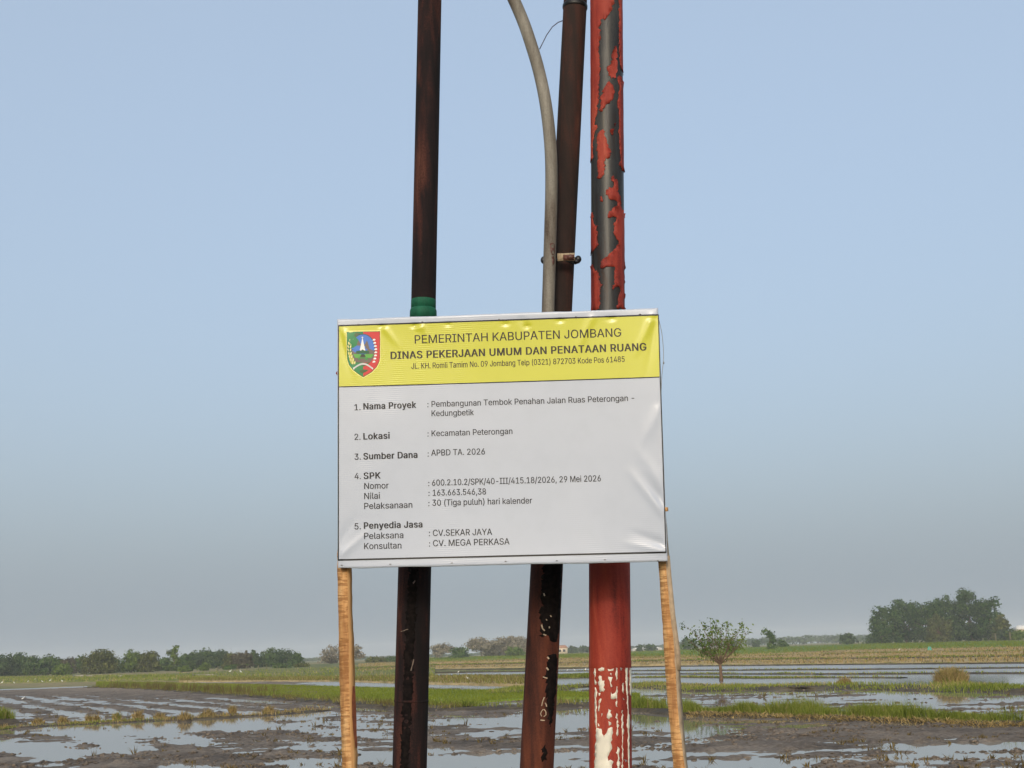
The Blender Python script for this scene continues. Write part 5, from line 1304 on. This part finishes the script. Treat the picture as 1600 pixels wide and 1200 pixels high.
# wooden stakes
def stake(rows, name, mat_l, mat_r, split, Y, ztop_py, seed):
    """rows: (py, left px, corner px, right px); a sawn batten turned so that two faces show"""
    rr = np.random.default_rng(seed); V = []
    ext = [ztop_py] + rows
    last = np.array(rows[-1][1:]); prev = np.array(rows[-2][1:]); dy = rows[-1][0] - rows[-2][0]
    ext.append((1750, *(last + (last - prev) / dy * (1750 - rows[-1][0]))))
    py = np.linspace(ext[0][0], ext[-1][0], 130)
    cols = [np.interp(py, [e[0] for e in ext], [e[k] for e in ext]) + rr.normal(0, .25, len(py)) for k in (1, 2, 3)]
    wl = cols[1] - cols[0]; wr = cols[2] - cols[1]
    L = np.array([at_y(a, b, Y + .022) for a, b in zip(cols[0], py)]); Cn = np.array([at_y(a, b, Y) for a, b in zip(cols[1], py)]); R_ = np.array([at_y(a, b, Y + .026) for a, b in zip(cols[2], py)])
    Bk = L + R_ - Cn + [0, .012, 0]
    n = len(py); V = np.concatenate([L, Cn, R_, Bk]); Qd = []
    for k in range(4):
        a = np.arange(n - 1); p0 = k * n; p1 = ((k + 1) % 4) * n
        Qd.append(np.stack([p0 + a, p0 + a + 1, p1 + a + 1, p1 + a], -1))
    o = part(name, V, [np.concatenate(Qd), np.array([(0, n, 2 * n, 3 * n), (n - 1, 4 * n - 1, 3 * n - 1, 2 * n - 1)])], mat_l, root)
    o.data.materials.append(mat_r); mi = np.zeros(len(o.data.polygons), np.int32); mi[n - 1:2 * (n - 1)] = 1; o.data.polygons.foreach_set('material_index', mi)
    return o, (L, Cn, R_, py)
YS = 4.80
o1, _ = stake([(888, 527, 542, 550), (960, 528.5, 544, 551), (1010, 529.5, 545, 553.5), (1070, 531, 545.5, 555), (1130, 532.5, 547, 557), (1170, 534, 548, 558.5), (1200, 534.5, 549, 558.5)], 'stake', M['wood'], M['planed'], 0, YS, (525, 533, 546, 553), 3)
# reddish bark strip on the right edge of the left stake
pts = [(1072, 551.8, 554.4), (1095, 550.6, 556), (1120, 551, 557.2), (1145, 553, 557.6), (1168, 556.4, 558.6)]
A_ = np.array([at_y(a, y, YS + .013) for y, a, b in pts]) - [0, .012, 0]; B_ = np.array([at_y(b, y, YS + .024) for y, a, b in pts]) - [0, .004, 0]
n = len(pts); part('bark_strip', np.concatenate([A_, B_]), [(k, k + n, k + 1 + n, k + 1) for k in range(n - 1)], M['bark'], o1)
o2, _ = stake([(876, 1028.5, 1040, 1046), (960, 1034, 1047, 1051.5), (1000, 1036.5, 1052.5, 1057), (1048, 1039.5, 1055.5, 1063), (1100, 1043, 1058.5, 1066), (1140, 1047.5, 1062.5, 1069), (1200, 1052, 1070, 1074.5)], 'stake', M['wood'], M['greywood'], 0, YS - .06, (520, 1001, 1013, 1018), 4)  # right face in a greyer wood colour than the left face
m = MB(); sp = [(868, 1043.5), (900, 1046), (960, 1052), (990, 1056), (1020, 1060), (1047, 1061)]
P = []
for y, x in sp:
    for dx, dy in ((-4, .012), (3.2, .020), (3.2, .045), (-4, .040)): P.append(at_y(x + dx, y, YS - .06 + dy - .006))
n = len(sp); m.add(P, [(k * 4 + i, (k + 1) * 4 + i, (k + 1) * 4 + (i + 1) % 4, k * 4 + (i + 1) % 4) for k in range(n - 1) for i in range(4)] + [(0, 1, 2, 3), (4 * n - 1, 4 * n - 2, 4 * n - 3, 4 * n - 4)])
m.build('splint', M['greywood'], root)
# wood chips, wire and red scrap at the edges
m = MB(); m.box(at_y(1039.5, 796, 4.68), (.012, .02, .014), .5); m.build('batten_end', M['wood'], root)
V = np.array([at_y(x, y, 4.735) for x, y in [(530, 575), (524.5, 583), (530, 592)]] + [at_y(x, y, 4.75) for x, y in [(530, 575), (526, 583), (530, 592)]])
part('red_scrap', V, [np.array([(0, 1, 4, 3), (1, 2, 5, 4)]), np.array([(0, 2, 1), (3, 4, 5)])], flat('red_scrap', (.22, .03, .02)), root)
m = MB()
m.tube(catmull(np.array([at_y(x, y, 4.66) for x, y in [(1029, 498), (1034, 520), (1036.5, 545), (1036.5, 565), (1034, 590), (1032.5, 640), (1034, 700)]])), .0012, 6)
m.tube(catmull(np.array([at_y(x, y, 4.70) for x, y in [(1041.5, 818), (1043, 840), (1045.5, 868)]])), .0012, 6)
m.ellipsoid(at_y(1037, 567, 4.66), (.003, .003, .005), 8, 5); m.build('wire', flat('grey_wire', (.25, .25, .24)), root)
NAIL = flat('staple', (.18, .17, .16), .4)
for px, py in [(1028, 873), (945, 871.5), (870, 873), (790, 874), (706, 876.5), (610, 878.5), (534, 880), (560, 504), (660, 500), (780, 496), (900, 492), (1000, 488)]:
    c = pl_(px, py + 3); p = srf(c[0], c[1], .002); m = MB(); m.box(p, (.007, .003, .0025), .0); m.build('staple', NAIL, banner)

# ================================================================== AIR
t = NT('haze_air'); t.t.nodes.remove(t.out); out = t.t.nodes.new('ShaderNodeOutputMaterial')
pv = t.n('ShaderNodeVolumePrincipled'); pv.inputs['Color'].default_value = (0.95, 0.97, 1.0, 1); pv.inputs['Density'].default_value = 0.00029; pv.inputs['Anisotropy'].default_value = 0.0
t.t.links.new(pv.outputs[0], out.inputs['Volume'])
m = MB(); m.box((0, 1150, 13.5), (5300, 3000, 31.0))
hz = mesh_np('haze', np.concatenate(m.V), np.concatenate(m.Q), t.m); tag(hz, 'pale haze over the whole plain', kind='stuff')
